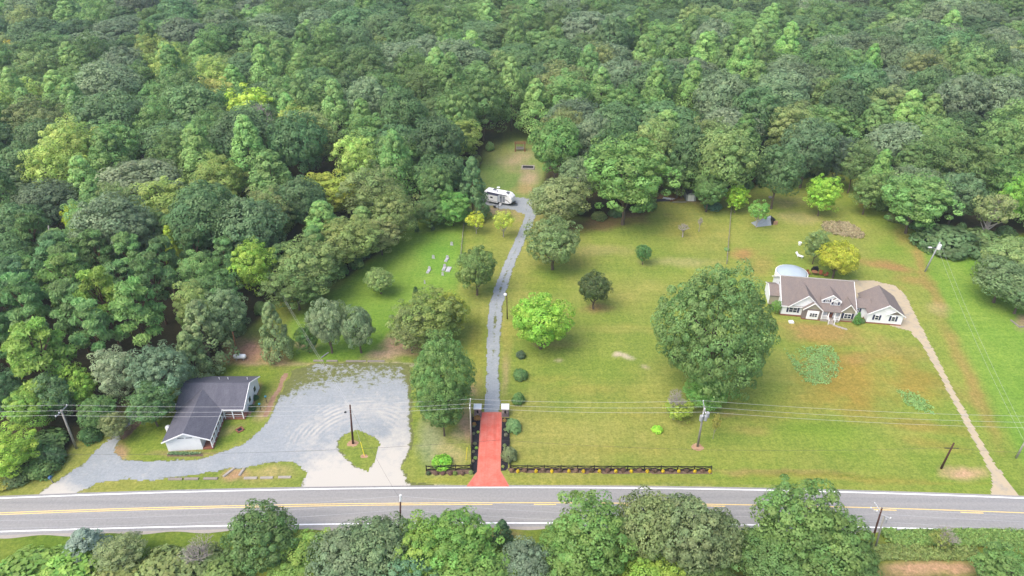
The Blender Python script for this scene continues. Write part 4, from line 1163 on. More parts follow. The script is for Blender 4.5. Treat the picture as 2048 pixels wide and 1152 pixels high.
def gable_roof(name, root, u0, u1, ua, ze, za, v0, v1, mat, ov=0.3, vb=None, t=0.14, trim=True):
    """two slopes meeting at a ridge that runs along y (front v0 to back v1); vb = where the eaves end at the back when they die into a roof"""
    sl_, sr = (za - ze) / (ua - u0), (za - ze) / (u1 - ua)
    vb = v1 if vb is None else vb
    L = MB().slab([(u0 - ov, v0 - ov, ze - ov * sl_), (ua, v0 - ov, za), (ua, v1, za), (u0 - ov, vb, ze - ov * sl_)], t)
    o1 = L.build(name, mat, root)
    Rr = MB().slab([(u1 + ov, v0 - ov, ze - ov * sr), (ua, v0 - ov, za), (ua, v1, za), (u1 + ov, vb, ze - ov * sr)], t)
    o2 = Rr.build(name, mat, root)
    if trim:
        for ue, s_ in ((u0 - ov, sl_), (u1 + ov, sr)):
            e = (ue, ze - ov * s_)
            pts = [(ue, e[1] + 0.03), (ua, za + 0.03), (ua, za - 0.22), (ue, e[1] - 0.22)]
            MB().prism_v(pts, v0 - ov - 0.06, v0 - ov + 0.02).build('rake_trim', M['white_trim'], root)
p0, p1 = G(1560.3, 630), G(1703.7, 642)
hrot = math.atan2(p1.y - p0.y, p1.x - p0.x)
hs_ = empty('brown_roofed_house', p0, hrot, 'white sided house with brown shingle roof, front gables and garage wing', 'house')
D, ZE, ZR, UW = 11.0, 2.75, 6.05, 13.9
VR = D / 2
slope = (ZR - ZE) / VR
box('foundation', -0.04, UW + 0.04, -0.04, D + 0.04, 0, 0.35, M['brick'], hs_)
MB().prism_u([(0, 0.35), (D, 0.35), (D, ZE), (VR, ZR - 0.1), (0, ZE)], 0, UW).build('wall', M['white_siding'], hs_)
rf = MB().slab([(-0.25, -0.35, ZE - 0.35 * slope), (UW + 0.25, -0.35, ZE - 0.35 * slope), (UW + 0.25, VR, ZR), (-0.25, VR, ZR)], 0.16).build('front_roof', M['roof_brown'], hs_)
MB().slab([(-0.25, D + 0.35, ZE - 0.35 * slope), (UW + 0.25, D + 0.35, ZE - 0.35 * slope), (UW + 0.25, VR, ZR), (-0.25, VR, ZR)], 0.16).build('back_roof', M['roof_brown'], hs_)
box('ridge_cap', -0.25, UW + 0.25, VR - 0.16, VR + 0.16, ZR - 0.08, ZR + 0.05, M['concrete'], hs_)
for a, b_ in ((-0.31, -0.23), (UW + 0.23, UW + 0.31)):
    MB().prism_u([(-0.35, ZE - 0.35 * slope + 0.02), (VR, ZR + 0.02), (D + 0.35, ZE - 0.35 * slope + 0.02), (D + 0.35, ZE - 0.35 * slope - 0.22), (VR, ZR - 0.24), (-0.35, ZE - 0.35 * slope - 0.22)], a, b_).build('rake_trim', M['white_trim'], hs_)
box('eave_trim', -0.25, UW + 0.25, -0.41, -0.34, ZE - 0.35 * slope - 0.2, ZE - 0.35 * slope + 0.0, M['white_trim'], hs_)
box('side_window', -0.03, 0.02, VR - 0.25, VR + 0.25, 4.2, 5.5, M['glass'], hs_)
# left side bump-out
MB().prism_u([(3.6, 0.2), (8.4, 0.2), (8.4, 2.5), (6.0, 3.5), (3.6, 2.5)], -1.9, 0.02).build('side_bay', M['white_siding'], hs_)
box('side_bay_front', -1.85, -0.02, 3.56, 3.62, 0.2, 2.5, M['beige'], hs_)
MB().slab([(-2.0, 3.3, 2.45), (-0.02, 3.3, 2.45), (-0.02, 6.0, 3.62), (-2.0, 6.0, 3.62)], 0.12).build('side_bay_roof', M['roof_brown'], hs_)
MB().slab([(-2.0, 8.7, 2.45), (-0.02, 8.7, 2.45), (-0.02, 6.0, 3.62), (-2.0, 6.0, 3.62)], 0.12).build('side_bay_roof', M['roof_brown'], hs_)
MB().prism_u([(3.3, 2.47), (6.0, 3.66), (8.7, 2.47), (8.7, 2.27), (6.0, 3.45), (3.3, 2.27)], -2.06, -1.98).build('rake_trim', M['white_trim'], hs_)
# big front gable (left) with a nested gable in front
MB().prism_v([(1.2, ZE - 0.1), (7.3, ZE - 0.1), (4.4, 5.3)], -0.3, 3.6).build('front_gable', M['white_siding'], hs_)
gable_roof('gable_roof', hs_, 1.2, 7.3, 4.4, ZE, 5.45, -0.3, (5.45 - ZE) / slope, M['roof_brown'], 0.3, 0.0)
box('front_bay', 3.95, 7.5, -0.85, 0.03, 0.3, 2.6, M['taupe'], hs_)
box('bay_foundation', 3.93, 7.52, -0.87, 0.0, 0, 0.3, M['brick'], hs_)
MB().prism_v([(3.95, 2.6), (7.5, 2.6), (5.75, 4.05)], -0.85, 0.02).build('bay_gable', M['beige'], hs_)
gable_roof('bay_roof', hs_, 3.95, 7.5, 5.75, 2.62, 4.15, -0.85, 0.4, M['roof_brown'], 0.22)
box('bay_panel', 4.75, 7.0, -0.93, -0.84, 0.25, 2.2, M['white_trim'], hs_)
window(hs_, 5.2, 6.75, 0.85, 1.8, -0.95, 3, 2, False)
window(hs_, 1.35, 3.0, 0.95, 2.1, -0.01, 2, 2)
# porch
box('porch_floor', 7.55, 11.15, -1.0, 0.0, 0, 0.45, M['concrete'], hs_)
box('porch_roof', 7.5, 11.2, -1.1, 0.2, 2.35, 2.5, M['taupe'], hs_)
MB().slab([(7.5, -1.15, 2.42), (11.2, -1.15, 2.42), (11.2, 0.5, ZE + 0.5 * slope + 0.02), (7.5, 0.5, ZE + 0.5 * slope + 0.02)], 0.1).build('porch_roof', M['roof_brown'], hs_)
for u in (7.65, 8.85, 10.05, 11.05): box('porch_column', u - 0.09, u + 0.09, -0.98, -0.82, 0.45, 2.36, M['white_trim'], hs_)
for a, b_ in ((7.74, 8.76), (10.14, 10.96)):
    box('porch_rail', a, b_, -0.94, -0.86, 1.25, 1.34, M['white_trim'], hs_)
    box('porch_rail', a, b_, -0.94, -0.86, 0.6, 0.68, M['white_trim'], hs_)
    for u in np.arange(a + 0.1, b_, 0.14): box('baluster', u, u + 0.05, -0.925, -0.875, 0.68, 1.25, M['white_trim'], hs_)
d_ = box('front_door', 8.95, 9.95, -0.06, 0.03, 0.45, 2.3, M['brick'], hs_)
box('door_pane', 9.25, 9.65, -0.075, -0.05, 1.3, 2.1, M['glass'], d_)
for i in range(3): box('porch_step', 8.95, 9.95, -1.9 + i * 0.3, -1.0, 0, 0.15 * (i + 1) - 0.01, M['concrete'], hs_)
for u in (8.88, 10.02):
    MB().prism_u([(-1.0, 1.35), (-1.95, 0.95), (-1.95, 0.8), (-1.0, 1.2)], u - 0.05, u + 0.05).build('stair_rail', M['white_trim'], hs_)
    box('stair_post', u - 0.06, u + 0.06, -1.98, -1.88, 0, 0.95, M['white_trim'], hs_)
# right front gable
box('gable_bay', 11.25, 13.85, -0.55, 0.03, 0.3, 2.7, M['beige'], hs_)
box('bay_foundation', 11.23, 13.87, -0.57, 0.0, 0, 0.3, M['brick'], hs_)
MB().prism_v([(11.25, 2.7), (13.85, 2.7), (12.55, 4.15)], -0.55, 1.2).build('bay_gable', M['beige'], hs_)
gable_roof('gable_roof', hs_, 11.25, 13.85, 12.55, 2.75, 4.3, -0.55, (4.3 - ZE) / slope, M['roof_brown'], 0.28, 0.0)
window(hs_, 11.85, 13.25, 0.9, 2.05, -0.56, 2, 2)
for u in (11.22, 13.78): box('corner_trim', u, u + 0.1, -0.6, -0.5, 0.3, 2.7, M['white_trim'], hs_)
# dormers
MB().prism_v([(7.5, 3.3), (10.95, 3.3), (10.95, 4.2), (9.25, 5.2), (7.5, 4.2)], 0.75, 3.4).build('dormer', M['white_siding'], hs_)
gable_roof('dormer_roof', hs_, 7.5, 10.95, 9.25, 4.2, 5.35, 0.75, (5.35 - ZE) / slope, M['roof_brown'], 0.22, (4.05 - ZE) / slope)
MB().prism_v([(9.15, 3.1), (10.95, 3.1), (10.95, 4.1), (10.1, 4.75), (9.15, 4.1)], 0.4, 0.8).build('dormer', M['white_siding'], hs_)
gable_roof('dormer_roof', hs_, 9.2, 10.9, 10.05, 4.1, 4.85, 0.4, 0.85, M['roof_brown'], 0.14)
window(hs_, 8.1, 8.85, 3.6, 4.2, 0.74, 2, 2)
window(hs_, 9.65, 10.4, 3.35, 3.95, 0.39, 2, 2)
# link and garage wing
box('link_wall', UW, 16.45, 1.6, 4.2, 0, 2.6, M['white_siding'], hs_)
MB().slab([(UW + 0.05, 1.2, 2.5), (17.3, 1.2, 2.5), (17.3, 3.0, 3.7), (UW + 0.05, 3.0, 3.7)], 0.12).build('link_roof', M['roof_brown'], hs_)
MB().slab([(UW + 0.05, 4.8, 2.5), (17.3, 4.8, 2.5), (17.3, 3.0, 3.7), (UW + 0.05, 3.0, 3.7)], 0.12).build('link_roof', M['roof_brown'], hs_)
window(hs_, 14.55, 15.25, 1.05, 2.1, 1.59, 1, 2)
box('garage_wall', 16.45, 23.0, -0.3, 6.8, 0.3, 2.5, M['white_siding'], hs_)
box('garage_foundation', 16.43, 23.02, -0.32, 6.82, 0, 0.3, M['brick'], hs_)
MB().prism_v([(16.45, 2.5), (23.0, 2.5), (19.7, 4.55)], -0.3, 6.8).build('garage_gable', M['white_siding'], hs_)
gable_roof('garage_roof', hs_, 16.45, 23.0, 19.7, 2.55, 4.7, -0.3, 7.1, M['roof_brown'], 0.3)
MB().prism_v([(19.9, 2.5), (22.9, 2.5), (21.5, 3.35)], -0.38, -0.29).build('garage_gable', M['taupe'], hs_)
MB().prism_v([(19.7, 2.45), (21.5, 3.58), (21.5, 3.38), (19.7, 2.28)], -0.55, -0.4).build('rake_trim', M['white_trim'], hs_)
window(hs_, 17.75, 18.5, 1.0, 2.1, -0.31, 1, 2)
window(hs_, 20.85, 21.6, 1.0, 2.1, -0.31, 1, 2)
box('garage_door', 22.98, 23.05, 1.0, 5.4, 0, 2.3, M['white_trim'], hs_)
# things round that house
g = G(1585, 546, 1.3)
pl = empty('round_pool', (g.x, g.y + 0.4, 0), 0, 'round above ground pool under a pale blue white cover', 'pool')
MB().lathe([(3.45, 0), (3.45, 1.25), (3.3, 1.3)], 28).build('pool_wall', M['white_trim'], pl)
MB().lathe([(3.32, 1.28), (3.0, 1.5), (2.0, 1.85), (1.0, 2.02), (0.05, 2.05)], 28).build('cover', M['pool'], pl, True)
def chair(px, py, rz, mat, lab, sc=1.0):
    g = G(px, py)
    o = empty('patio_chair', (g.x, g.y, 0), rz, lab, 'chair')
    box('seat', -0.35, 0.35, -0.35, 0.3, 0.36, 0.46, mat, o)
    MB().prism_u([(0.26, 0.42), (0.36, 0.42), (0.5, 1.05), (0.42, 1.05)], -0.35, 0.35).build('backrest', mat, o)
    for a in (-0.32, 0.27):
        for b_ in (-0.32, 0.25): box('leg', a, a + 0.05, b_, b_ + 0.05, 0, 0.36, M['black'], o)
    for a in (-0.38, 0.32): box('armrest', a, a + 0.06, -0.32, 0.32, 0.6, 0.65, M['brown_wood'], o)
chair(1616, 549, 0.4, M['rust'], 'rust cushioned patio chair beside the round pool')
chair(1640, 550, -0.5, M['rust'], 'rust cushioned patio chair under the yellow round tree')
chair(1650, 553, -1.4, M['rust'], 'rust cushioned patio chair nearest the yellow round tree trunk')
g = G(1628, 549)
tb = empty('patio_table', (g.x, g.y, 0), 0, 'brown round patio table behind the brown roofed house', 'table')
MB().lathe([(0.7, 0.7), (0.72, 0.72), (0.72, 0.76), (0.05, 0.77)], 18).build('table_top', M['brown_wood'], tb)
for a in range(4): MB().tube([(0.5 * math.cos(a * 1.57), 0.5 * math.sin(a * 1.57), 0), (0.4 * math.cos(a * 1.57), 0.4 * math.sin(a * 1.57), 0.7)], 0.035, 5).build('leg', M['brown_wood'], tb)
g = G(1631, 545)
gr = empty('barbecue_grill', (g.x, g.y + 0.6, 0), 0.2, 'black covered barbecue grill behind the patio table', 'grill')
box('cabinet', -0.75, 0.75, -0.3, 0.3, 0.1, 0.85, M['black'], gr)
MB().prism_u([(-0.3, 0.85), (0.3, 0.85), (0.25, 1.15), (0.0, 1.28), (-0.25, 1.15)], -0.5, 0.5).build('lid', M['black'], gr)
for a in (-0.7, 0.62): box('leg', a, a + 0.08, -0.25, 0.25, 0, 0.1, M['black'], gr)
st = [(1663.5, 646.5), (1668, 650), (1673, 652.5), (1679, 654.5), (1685, 656.5), (1691, 658)]
for i, (px, py) in enumerate(st):
    g = G(px, py)
    o = MB().lathe([(0.34, 0.0), (0.34, 0.05), (0.3, 0.07), (0.02, 0.072)], 9).build('stepping_stone', M['concrete'])
    o.location = (g.x, g.y, 0); o.rotation_euler = (0, 0, i * 1.1); o.scale = (1.15, 0.85, 1)
    tag(o, ORD[i] + ' pale stepping stone counting from the porch steps', 'stepping stone', 'stepping stones to the porch')
g = G(1598, 514)
o = empty('lawn_chair', (g.x, g.y, 0), 0.8, 'white reclined lawn chair on the grass behind the pool', 'chair')
box('seat', -0.4, 0.4, -0.9, 0.3, 0.35, 0.43, M['white_stuff'], o)
MB().prism_u([(0.25, 0.38), (0.35, 0.38), (0.95, 1.0), (0.85, 1.05)], -0.4, 0.4).build('backrest', M['white_stuff'], o)
for a in (-0.38, 0.32):
    for b_ in (-0.85, 0.2): box('leg', a, a + 0.06, b_, b_ + 0.06, 0, 0.35, M['white_stuff'], o)
g = G(1599, 490)
o = MB().lathe([(0.28, 0), (0.36, 0.35), (0.42, 0.75), (0.3, 0.8), (0.05, 0.78)], 12).build('plastic_tub', M['white_stuff'])
o.location = (g.x, g.y, 0); tag(o, 'white plastic tub on the lawn uphill of the lawn chair', 'tub')
g = G(1582, 645)
o = MB().box(-0.45, 0.45, -0.4, 0.4, 0, 0.3).box(-0.38, 0.38, -0.33, 0.33, 0.3, 0.36).build('air_unit', M['white_stuff'])
o.location = (g.x, g.y, 0); tag(o, 'small white box on the grass under the left front window', 'box')

# ------------------------------------------------------------------ the white L shaped house
lh = empty('white_house', (-54.1, 78.0, 0), 0, 'white L shaped house with charcoal roof beside the gravel lot', 'house')
# local: x right, y back; front wing turned slightly, back wing along x
wing = R(5.0)
def wv(u, v, z):      # front wing frame -> house frame
    return (u * math.cos(wing) - v * math.sin(wing), u * math.sin(wing) + v * math.cos(wing), z)
def wing_box(name, u0, u1, v0, v1, z0, z1, mat):
    b_ = MB().box(u0, u1, v0, v1, z0, z1); b_.v = [wv(*q) for q in b_.v]
    return b_.build(name, mat, lh)
def wing_mb(b_, name, mat):
    b_.v = [wv(*q) for q in b_.v]; return b_.build(name, mat, lh)
LW, LZE, LZR = 5.3, 2.45, 4.0
wing_mb(MB().prism_v([(0, 0), (LW, 0), (LW, LZE), (3.3, LZR - 0.12), (0, LZE)], 0, 11.0), 'wall', M['white_siding'])
wing_mb(MB().slab([(-0.35, -0.45, 2.33), (3.3, -0.45, LZR), (3.3, 12.3, LZR), (-0.35, 9.2, 2.33)], 0.14), 'roof', M['roof_grey'])
wing_mb(MB().slab([(7.0, -0.45, 2.33), (3.3, -0.45, LZR), (3.3, 12.3, LZR), (7.0, 8.6, 2.33)], 0.14), 'roof', M['roof_grey'])
wing_mb(MB().prism_v([(-0.4, 2.36), (3.3, LZR + 0.03), (7.05, 2.36), (7.05, 2.16), (3.3, LZR - 0.2), (-0.4, 2.16)], -0.52, -0.44), 'rake_trim', M['white_trim'])
wing_mb(MB().box(6.95, 7.05, -0.45, 8.4, 2.1, 2.3), 'eave_trim', M['white_trim'])
wing_mb(MB().box(5.3, 6.9, -0.1, 8.6, 0, 0.22), 'porch_floor', M['brick'])
for i in range(8):
    v = 0.0 + i * 1.18
    wing_mb(MB().box(6.72, 6.86, v, v + 0.14, 0.22, 2.25), 'porch_column', M['white_trim'])
    if i < 7:
        wing_mb(MB().box(6.76, 6.82, v + 0.14, v + 1.18, 1.05, 1.13), 'porch_rail', M['white_trim'])
        wing_mb(MB().box(6.76, 6.82, v + 0.14, v + 1.18, 0.42, 0.48), 'porch_rail', M['white_trim'])
        for k in range(5): wing_mb(MB().box(6.77, 6.81, v + 0.3 + k * 0.19, v + 0.34 + k * 0.19, 0.48, 1.05), 'baluster', M['white_trim'])
for u in (1.75, 2.0): pass
for u0, u1 in ((2.0, 2.95), (3.25, 4.2)):
    wing_mb(MB().box(u0, u1, -0.05, 0.02, 2.55, 2.72), 'gable_vent', M['rv_grey'])
wing_mb(MB().box(3.15, 3.4, -0.05, 0.02, 3.3, 3.5), 'gable_vent', M['rv_grey'])
for v in (1.5, 4.2, 6.8):
    w_ = wing_mb(MB().box(LW - 0.02, LW + 0.06, v, v + 0.9, 0.9, 2.0), 'window', M['white_trim'])
    b_ = MB().box(LW + 0.05, LW + 0.075, v + 0.08, v + 0.82, 0.98, 1.92); b_.v = [wv(*q) for q in b_.v]; b_.build('pane', M['glass'], w_)
d_ = wing_mb(MB().box(LW - 0.02, LW + 0.06, 3.0, 3.9, 0.22, 2.1), 'door', M['rust'])
# back wing
bx0, bx1, by0, by1 = -1.0, 10.0, 8.9, 15.2
BR_, BZ = 11.3, 4.5
MB().prism_u([(by0, 0), (by1, 0), (by1, 2.5), (BR_, BZ - 0.12), (by0, 2.5)], bx0, bx1 - 0.35).build('wall', M['white_siding'], lh)
MB().slab([(bx0 - 0.3, 7.0, 2.38), (bx1, 7.0, 2.38), (bx1, BR_, BZ), (bx0 - 0.3, BR_, BZ)], 0.14).build('roof', M['roof_grey'], lh)
MB().slab([(bx0 - 0.3, by1 + 0.35, 2.38), (bx1, by1 + 0.35, 2.38), (bx1, BR_, BZ), (bx0 - 0.3, BR_, BZ)], 0.14).build('roof', M['roof_grey'], lh)
MB().prism_u([(7.0, 2.4), (BR_, BZ + 0.03), (by1 + 0.35, 2.4), (by1 + 0.35, 2.2), (BR_, BZ - 0.2), (7.0, 2.2)], bx1 - 0.02, bx1 + 0.06).build('rake_trim', M['white_trim'], lh)
box('eave_trim', 6.2, bx1, 6.95, 7.03, 2.15, 2.36, M['white_trim'], lh)
box('porch_floor', 6.2, bx1 - 0.3, 7.2, 8.9, 0, 0.21, M['brick'], lh)
for u in (6.4, 7.8, 9.45): box('porch_column', u, u + 0.13, 7.2, 7.33, 0.21, 2.3, M['white_trim'], lh)
box('porch_rail', 6.53, 9.45, 7.23, 7.29, 1.05, 1.12, M['white_trim'], lh)
for u in (6.9, 8.4):
    w_ = box('window', u, u + 0.9, by0 - 0.06, by0 + 0.03, 0.9, 2.0, M['white_trim'], lh)
    box('pane', u + 0.07, u + 0.83, by0 - 0.075, by0 - 0.04, 0.97, 1.93, M['glass'], w_)
for v in (10.0, 12.6):
    w_ = box('window', bx1 - 0.38, bx1 - 0.28, v, v + 1.0, 1.0, 2.1, M['white_trim'], lh)
    box('pane', bx1 - 0.30, bx1 - 0.265, v + 0.08, v + 0.92, 1.08, 2.02, M['glass'], w_)
for u in (4.0, 5.5, 8.8): MB().tube([(u, 13.4, 3.2), (u, 13.4, 3.9)], 0.06, 6).build('vent_pipe', M['white_trim'], lh)
MB().prism_v([(-2.1, 2.5), (-0.6, 2.5), (-1.1, 1.3)], 8.3, 8.4).build('gable_return', M['white_trim'], lh)
flat('flower_bed', [(335,907),(404,907),(408,913),(334,913)], 0.012, M['brown_mulch'], 'low flower bed along the white house gable front')
flat('flower_bed', [(499,770),(515,778),(512,800),(500,832),(495,828),(505,800)], 0.012, M['dirt'], 'brown planting bed beside the white house side wall')
def ground_cover(name, label, poly, n, size, h, c, seed, zmax=None):
    rng = np.random.default_rng(seed)
    px = [p.x for p in poly]; py = [p.y for p in poly]
    P_ = []
    while sum(len(a) for a in P_) < n:
        q = np.stack([rng.uniform(min(px), max(px), n), rng.uniform(min(py), max(py), n)], 1)
        jx, jy = (fbm(q[:, 0], q[:, 1], 3, 61) - 0.5) * 3, (fbm(q[:, 0], q[:, 1], 3, 62) - 0.5) * 3
        P_.append(q[inpoly(q[:, 0] + jx + rng.normal(size=n) * 0.5, q[:, 1] + jy + rng.normal(size=n) * 0.5, poly) & (fbm(q[:, 0], q[:, 1], 1.2, 63) + rng.random(n) * 0.5 > 0.62)])
    q = np.concatenate(P_)[:n]
    cen = np.concatenate([q, (rng.random((n, 1)) * 0.7 + 0.2) * h], 1)
    m = leaf_mesh(name, cen, np.tile(np.array([0, 0, 1.0]), (n, 1)), np.full(n, h * 0.5), 7, size, rng, flat=0.8, asp=1.0, lean=0.7)
    o = link(bpy.data.objects.new(name, m)); o.color = (c[0] * LEAFK, c[1] * LEAFK, c[2] * LEAFK, 1)
    return tag(o, label, 'plants', kind='stuff')
ground_cover('bedding_plants', 'low green bedding plants along the white house gable', W([(338,907),(402,907),(402,909.5),(338,909.5)]), 220, 0.16, 0.35, (0.08, 0.13, 0.06), 3)
ground_cover('tall_weeds', 'blue green weed patch on the lawn below the brown roofed house', W([(1608,700),(1640,692),(1668,700),(1674,730),(1668,755),(1640,770),(1606,762),(1584,730),(1572,700),(1590,715),(1612,745),(1606,715)]), 1700, 0.17, 0.2, (0.115, 0.185, 0.070), 5)
ground_cover('tall_weeds', 'narrow green weed patch left of the neighbour driveway', W([(1795,780),(1815,778),(1868,818),(1866,830),(1835,822),(1805,800)]), 420, 0.17, 0.2, (0.115, 0.185, 0.066), 6)
ground_cover('dry_corn', 'dry tan garden plot on the neighbour back lawn', W([(1645,444),(1690,446),(1722,462),(1728,478),(1690,472),(1650,462)]), 1100, 0.3, 0.4, (0.17, 0.148, 0.09), 7)
ground_cover('tall_grass', 'tall bright green grass on the right road verge', W([(1760,1064),(1880,1066),(2060,1068),(2060,1092),(1880,1086),(1770,1080)]), 5200, 0.28, 0.6, (0.085, 0.135, 0.038), 8)
ground_cover('tall_grass', 'rough green grass below the right road verge', W([(1750,1094),(1860,1098),(1960,1104),(1960,1116),(1840,1120),(1755,1118)]), 2200, 0.28, 0.55, (0.095, 0.125, 0.040), 9)
ground_cover('tall_grass', 'unmown meadow grass at the right wood edge', W([(1835,478),(1990,480),(2010,505),(1960,520),(1900,500),(1845,505)]), 3200, 0.42, 0.5, (0.06, 0.115, 0.03), 10)
# small things round the white house
g = G(340, 866)
o = empty('white_tank', (g.x, g.y, 0), 0.2, 'white upright tank beside the left eave of the white house', 'tank')
MB().lathe([(0.4, 0.05), (0.42, 0.2), (0.42, 1.35), (0.3, 1.55), (0.05, 1.6)], 14).build('tank_body', M['tank'], o, True)
box('tank_base', -0.45, 0.45, -0.45, 0.45, 0, 0.06, M['concrete'], o)
g = G(481, 719)
o = empty('propane_tank', (g.x, g.y, 0), 0, 'white horizontal propane tank on the bare earth patch', 'tank')
MB().tube([(-1.2, 0, 0.75), (-1.1, 0, 0.75), (-0.95, 0, 0.75), (0.95, 0, 0.75), (1.1, 0, 0.75), (1.2, 0, 0.75)], [0.1, 0.32, 0.45, 0.45, 0.32, 0.1], 14).build('tank_body', M['tank'], o, True)
MB().lathe([(0.16, 1.15), (0.16, 1.35), (0.1, 1.42)], 10).build('valve_dome', M['tank'], o)
for u in (-0.7, 0.6): box('leg', u, u + 0.12, -0.35, 0.35, 0, 0.4, M['concrete'], o)
for i, (px, py, lab) in enumerate(((534, 806, 'teal topped garden post above the house path'), (522, 821, 'teal topped garden post by the house path end'))):
    g = G(px, py)
    o = empty('garden_post', (g.x, g.y, 0), 0, lab, 'post', 'teal topped posts by the white house')
    MB().tube([(0, 0, 0), (0, 0, 1.3)], 0.05, 6).build('pole', M['black'], o)
    MB().lathe([(0.1, 1.3), (0.22, 1.4), (0.22, 1.55), (0.05, 1.65)], 8).build('cap', M['teal'], o)
g = G(58.5 * 5.24, 967)
g = G(106, 966)
o = empty('mailbox', (g.x, g.y, 0), 0, 'blue mailbox on a post at the gravel lane mouth', 'mailbox')
box('post', -0.06, 0.06, -0.06, 0.06, 0, 1.05, M['grey_wood'], o)
MB().prism_u([(-0.28, 1.05), (0.28, 1.05), (0.28, 1.3), (0.14, 1.42), (-0.14, 1.42), (-0.28, 1.3)], -0.16, 0.16).build('box_body', paint('mailbox_blue', C(70, 120, 170), 0.5), o)
g = G(480, 860)
o = empty('fire_ring', (g.x, g.y, 0), 0.78, 'small square brick fire ring on the white house lawn', 'fire ring')
for i in range(4):
    for k in range(3):
        b_ = MB().box(-0.55 + k * 0.37, -0.55 + k * 0.37 + 0.34, -0.56, -0.36, 0, 0.16)
        a = i * math.pi / 2
        b_.v = [(x * math.cos(a) - y * math.sin(a), x * math.sin(a) + y * math.cos(a), z_) for x, y, z_ in b_.v]
        b_.build('brick', M['brick'], o)
box('ash', -0.34, 0.34, -0.34, 0.34, 0.005, 0.04, M['mulch'], o)
# weathered parking timbers along the road verge
TB = [(351, 958.5, 28, 0), (383, 958, 28, 0), (421.5, 957.5, 28, 0), (458, 945, 24, 58), (484, 944, 18, 80), (501.5, 956.5, 26, 1), (533.5, 956, 25, 1), (569.5, 954.8, 25, 1)]
for i, (px, py, l, rot) in enumerate(TB):
    g = G(px, py); L = l / FPX * depth_of(g) * (1 if rot < 10 else 1.15)
    o = empty('parking_timber', (g.x, g.y, 0), R(rot), ORD[i] + ' weathered timber from the left along the road verge', 'timber', 'weathered timbers on the verge')
    mb = MB().prism_u([(-0.22, 0), (0.22, 0), (0.2, 0.14), (0.12, 0.2), (-0.12, 0.2), (-0.2, 0.14)], -L / 2, L / 2)
    mb.build('beam', M['concrete'] if rot else M['grey_wood'], o)
    for s_ in (-0.35, 0.35): box('spike', L * s_ - 0.02, L * s_ + 0.02, -0.02, 0.02, 0.19, 0.23, M['black'], o)
for i, (px, py, l, rot) in enumerate(((637, 722, 20, 0), (664, 722.5, 22, 0), (712, 723, 40, 0), (752, 723, 34, 0))):
    g = G(px, py); L = l / FPX * depth_of(g)
    o = empty('edging_timber', (g.x, g.y, 0), 0, ORD[i] + ' pale edging timber from the left at the back of the lot', 'timber', 'edging timbers behind the lot')
    MB().prism_u([(-0.2, 0), (0.2, 0), (0.2, 0.16), (-0.2, 0.16)], -L / 2, L / 2).build('beam', M['grey_wood'], o)
a, b_ = G(643, 716), G(657, 706)
o = MB().tube([(a.x, a.y, 0.12), (b_.x, b_.y, 0.12)], 0.12, 8).build('fallen_pipe', M['metal'])
tag(o, 'pale metal pipe lying on the grass behind the lot', 'pipe')

# ------------------------------------------------------------------ gate pillars, fences, bed plants
for px, lab in ((955.5, 'stone gate pillar with pale cap left of the red driveway'), (1010.5, 'stone gate pillar with pale cap right of the red driveway')):
    g = G(px, 834)
    o = empty('gate_pillar', (g.x, g.y + 0.55, 0), 0, lab, 'pillar', 'gate pillars')
    box('plinth', -0.62, 0.62, -0.62, 0.62, 0, 0.25, M['pillar'], o)
    box('shaft', -0.54, 0.54, -0.54, 0.54, 0.25, 1.75, M['pillar'], o)
    r3 = random.Random(int(px))
    for row in range(5):
        u = -0.54
        while u < 0.5:
            wq = min(r3.uniform(0.2, 0.42), 0.54 - u)
            box('stone', u + 0.015, u + wq - 0.015, -0.54 - r3.uniform(0.02, 0.05), -0.5, 0.27 + row * 0.295, 0.27 + row * 0.295 + 0.27, M['pillar'] if r3.random() < 0.6 else M['concrete'], o)
            u += wq
    MB().add([(-0.66,-0.66,1.75),(0.66,-0.66,1.75),(0.66,0.66,1.75),(-0.66,0.66,1.75),(-0.66,-0.66,1.88),(0.66,-0.66,1.88),(0.66,0.66,1.88),(-0.66,0.66,1.88),(-0.3,-0.3,1.98),(0.3,-0.3,1.98),(0.3,0.3,1.98),(-0.3,0.3,1.98)],
             [(0,3,2,1),(0,1,5,4),(1,2,6,5),(2,3,7,6),(3,0,4,7),(4,5,9,8),(5,6,10,9),(6,7,11,10),(7,4,8,11),(8,9,10,11)]).build('cap', M['white_trim'], o)
    ln = MB().prism_v([(-0.12, 1.0), (0.12, 1.0), (0.16, 1.4), (0.0, 1.55), (-0.16, 1.4)], -0.78, -0.6).build('lantern', M['black'], o)
    box('lantern_bracket', -0.03, 0.03, -0.62, -0.5, 1.2, 1.28, M['black'], ln)
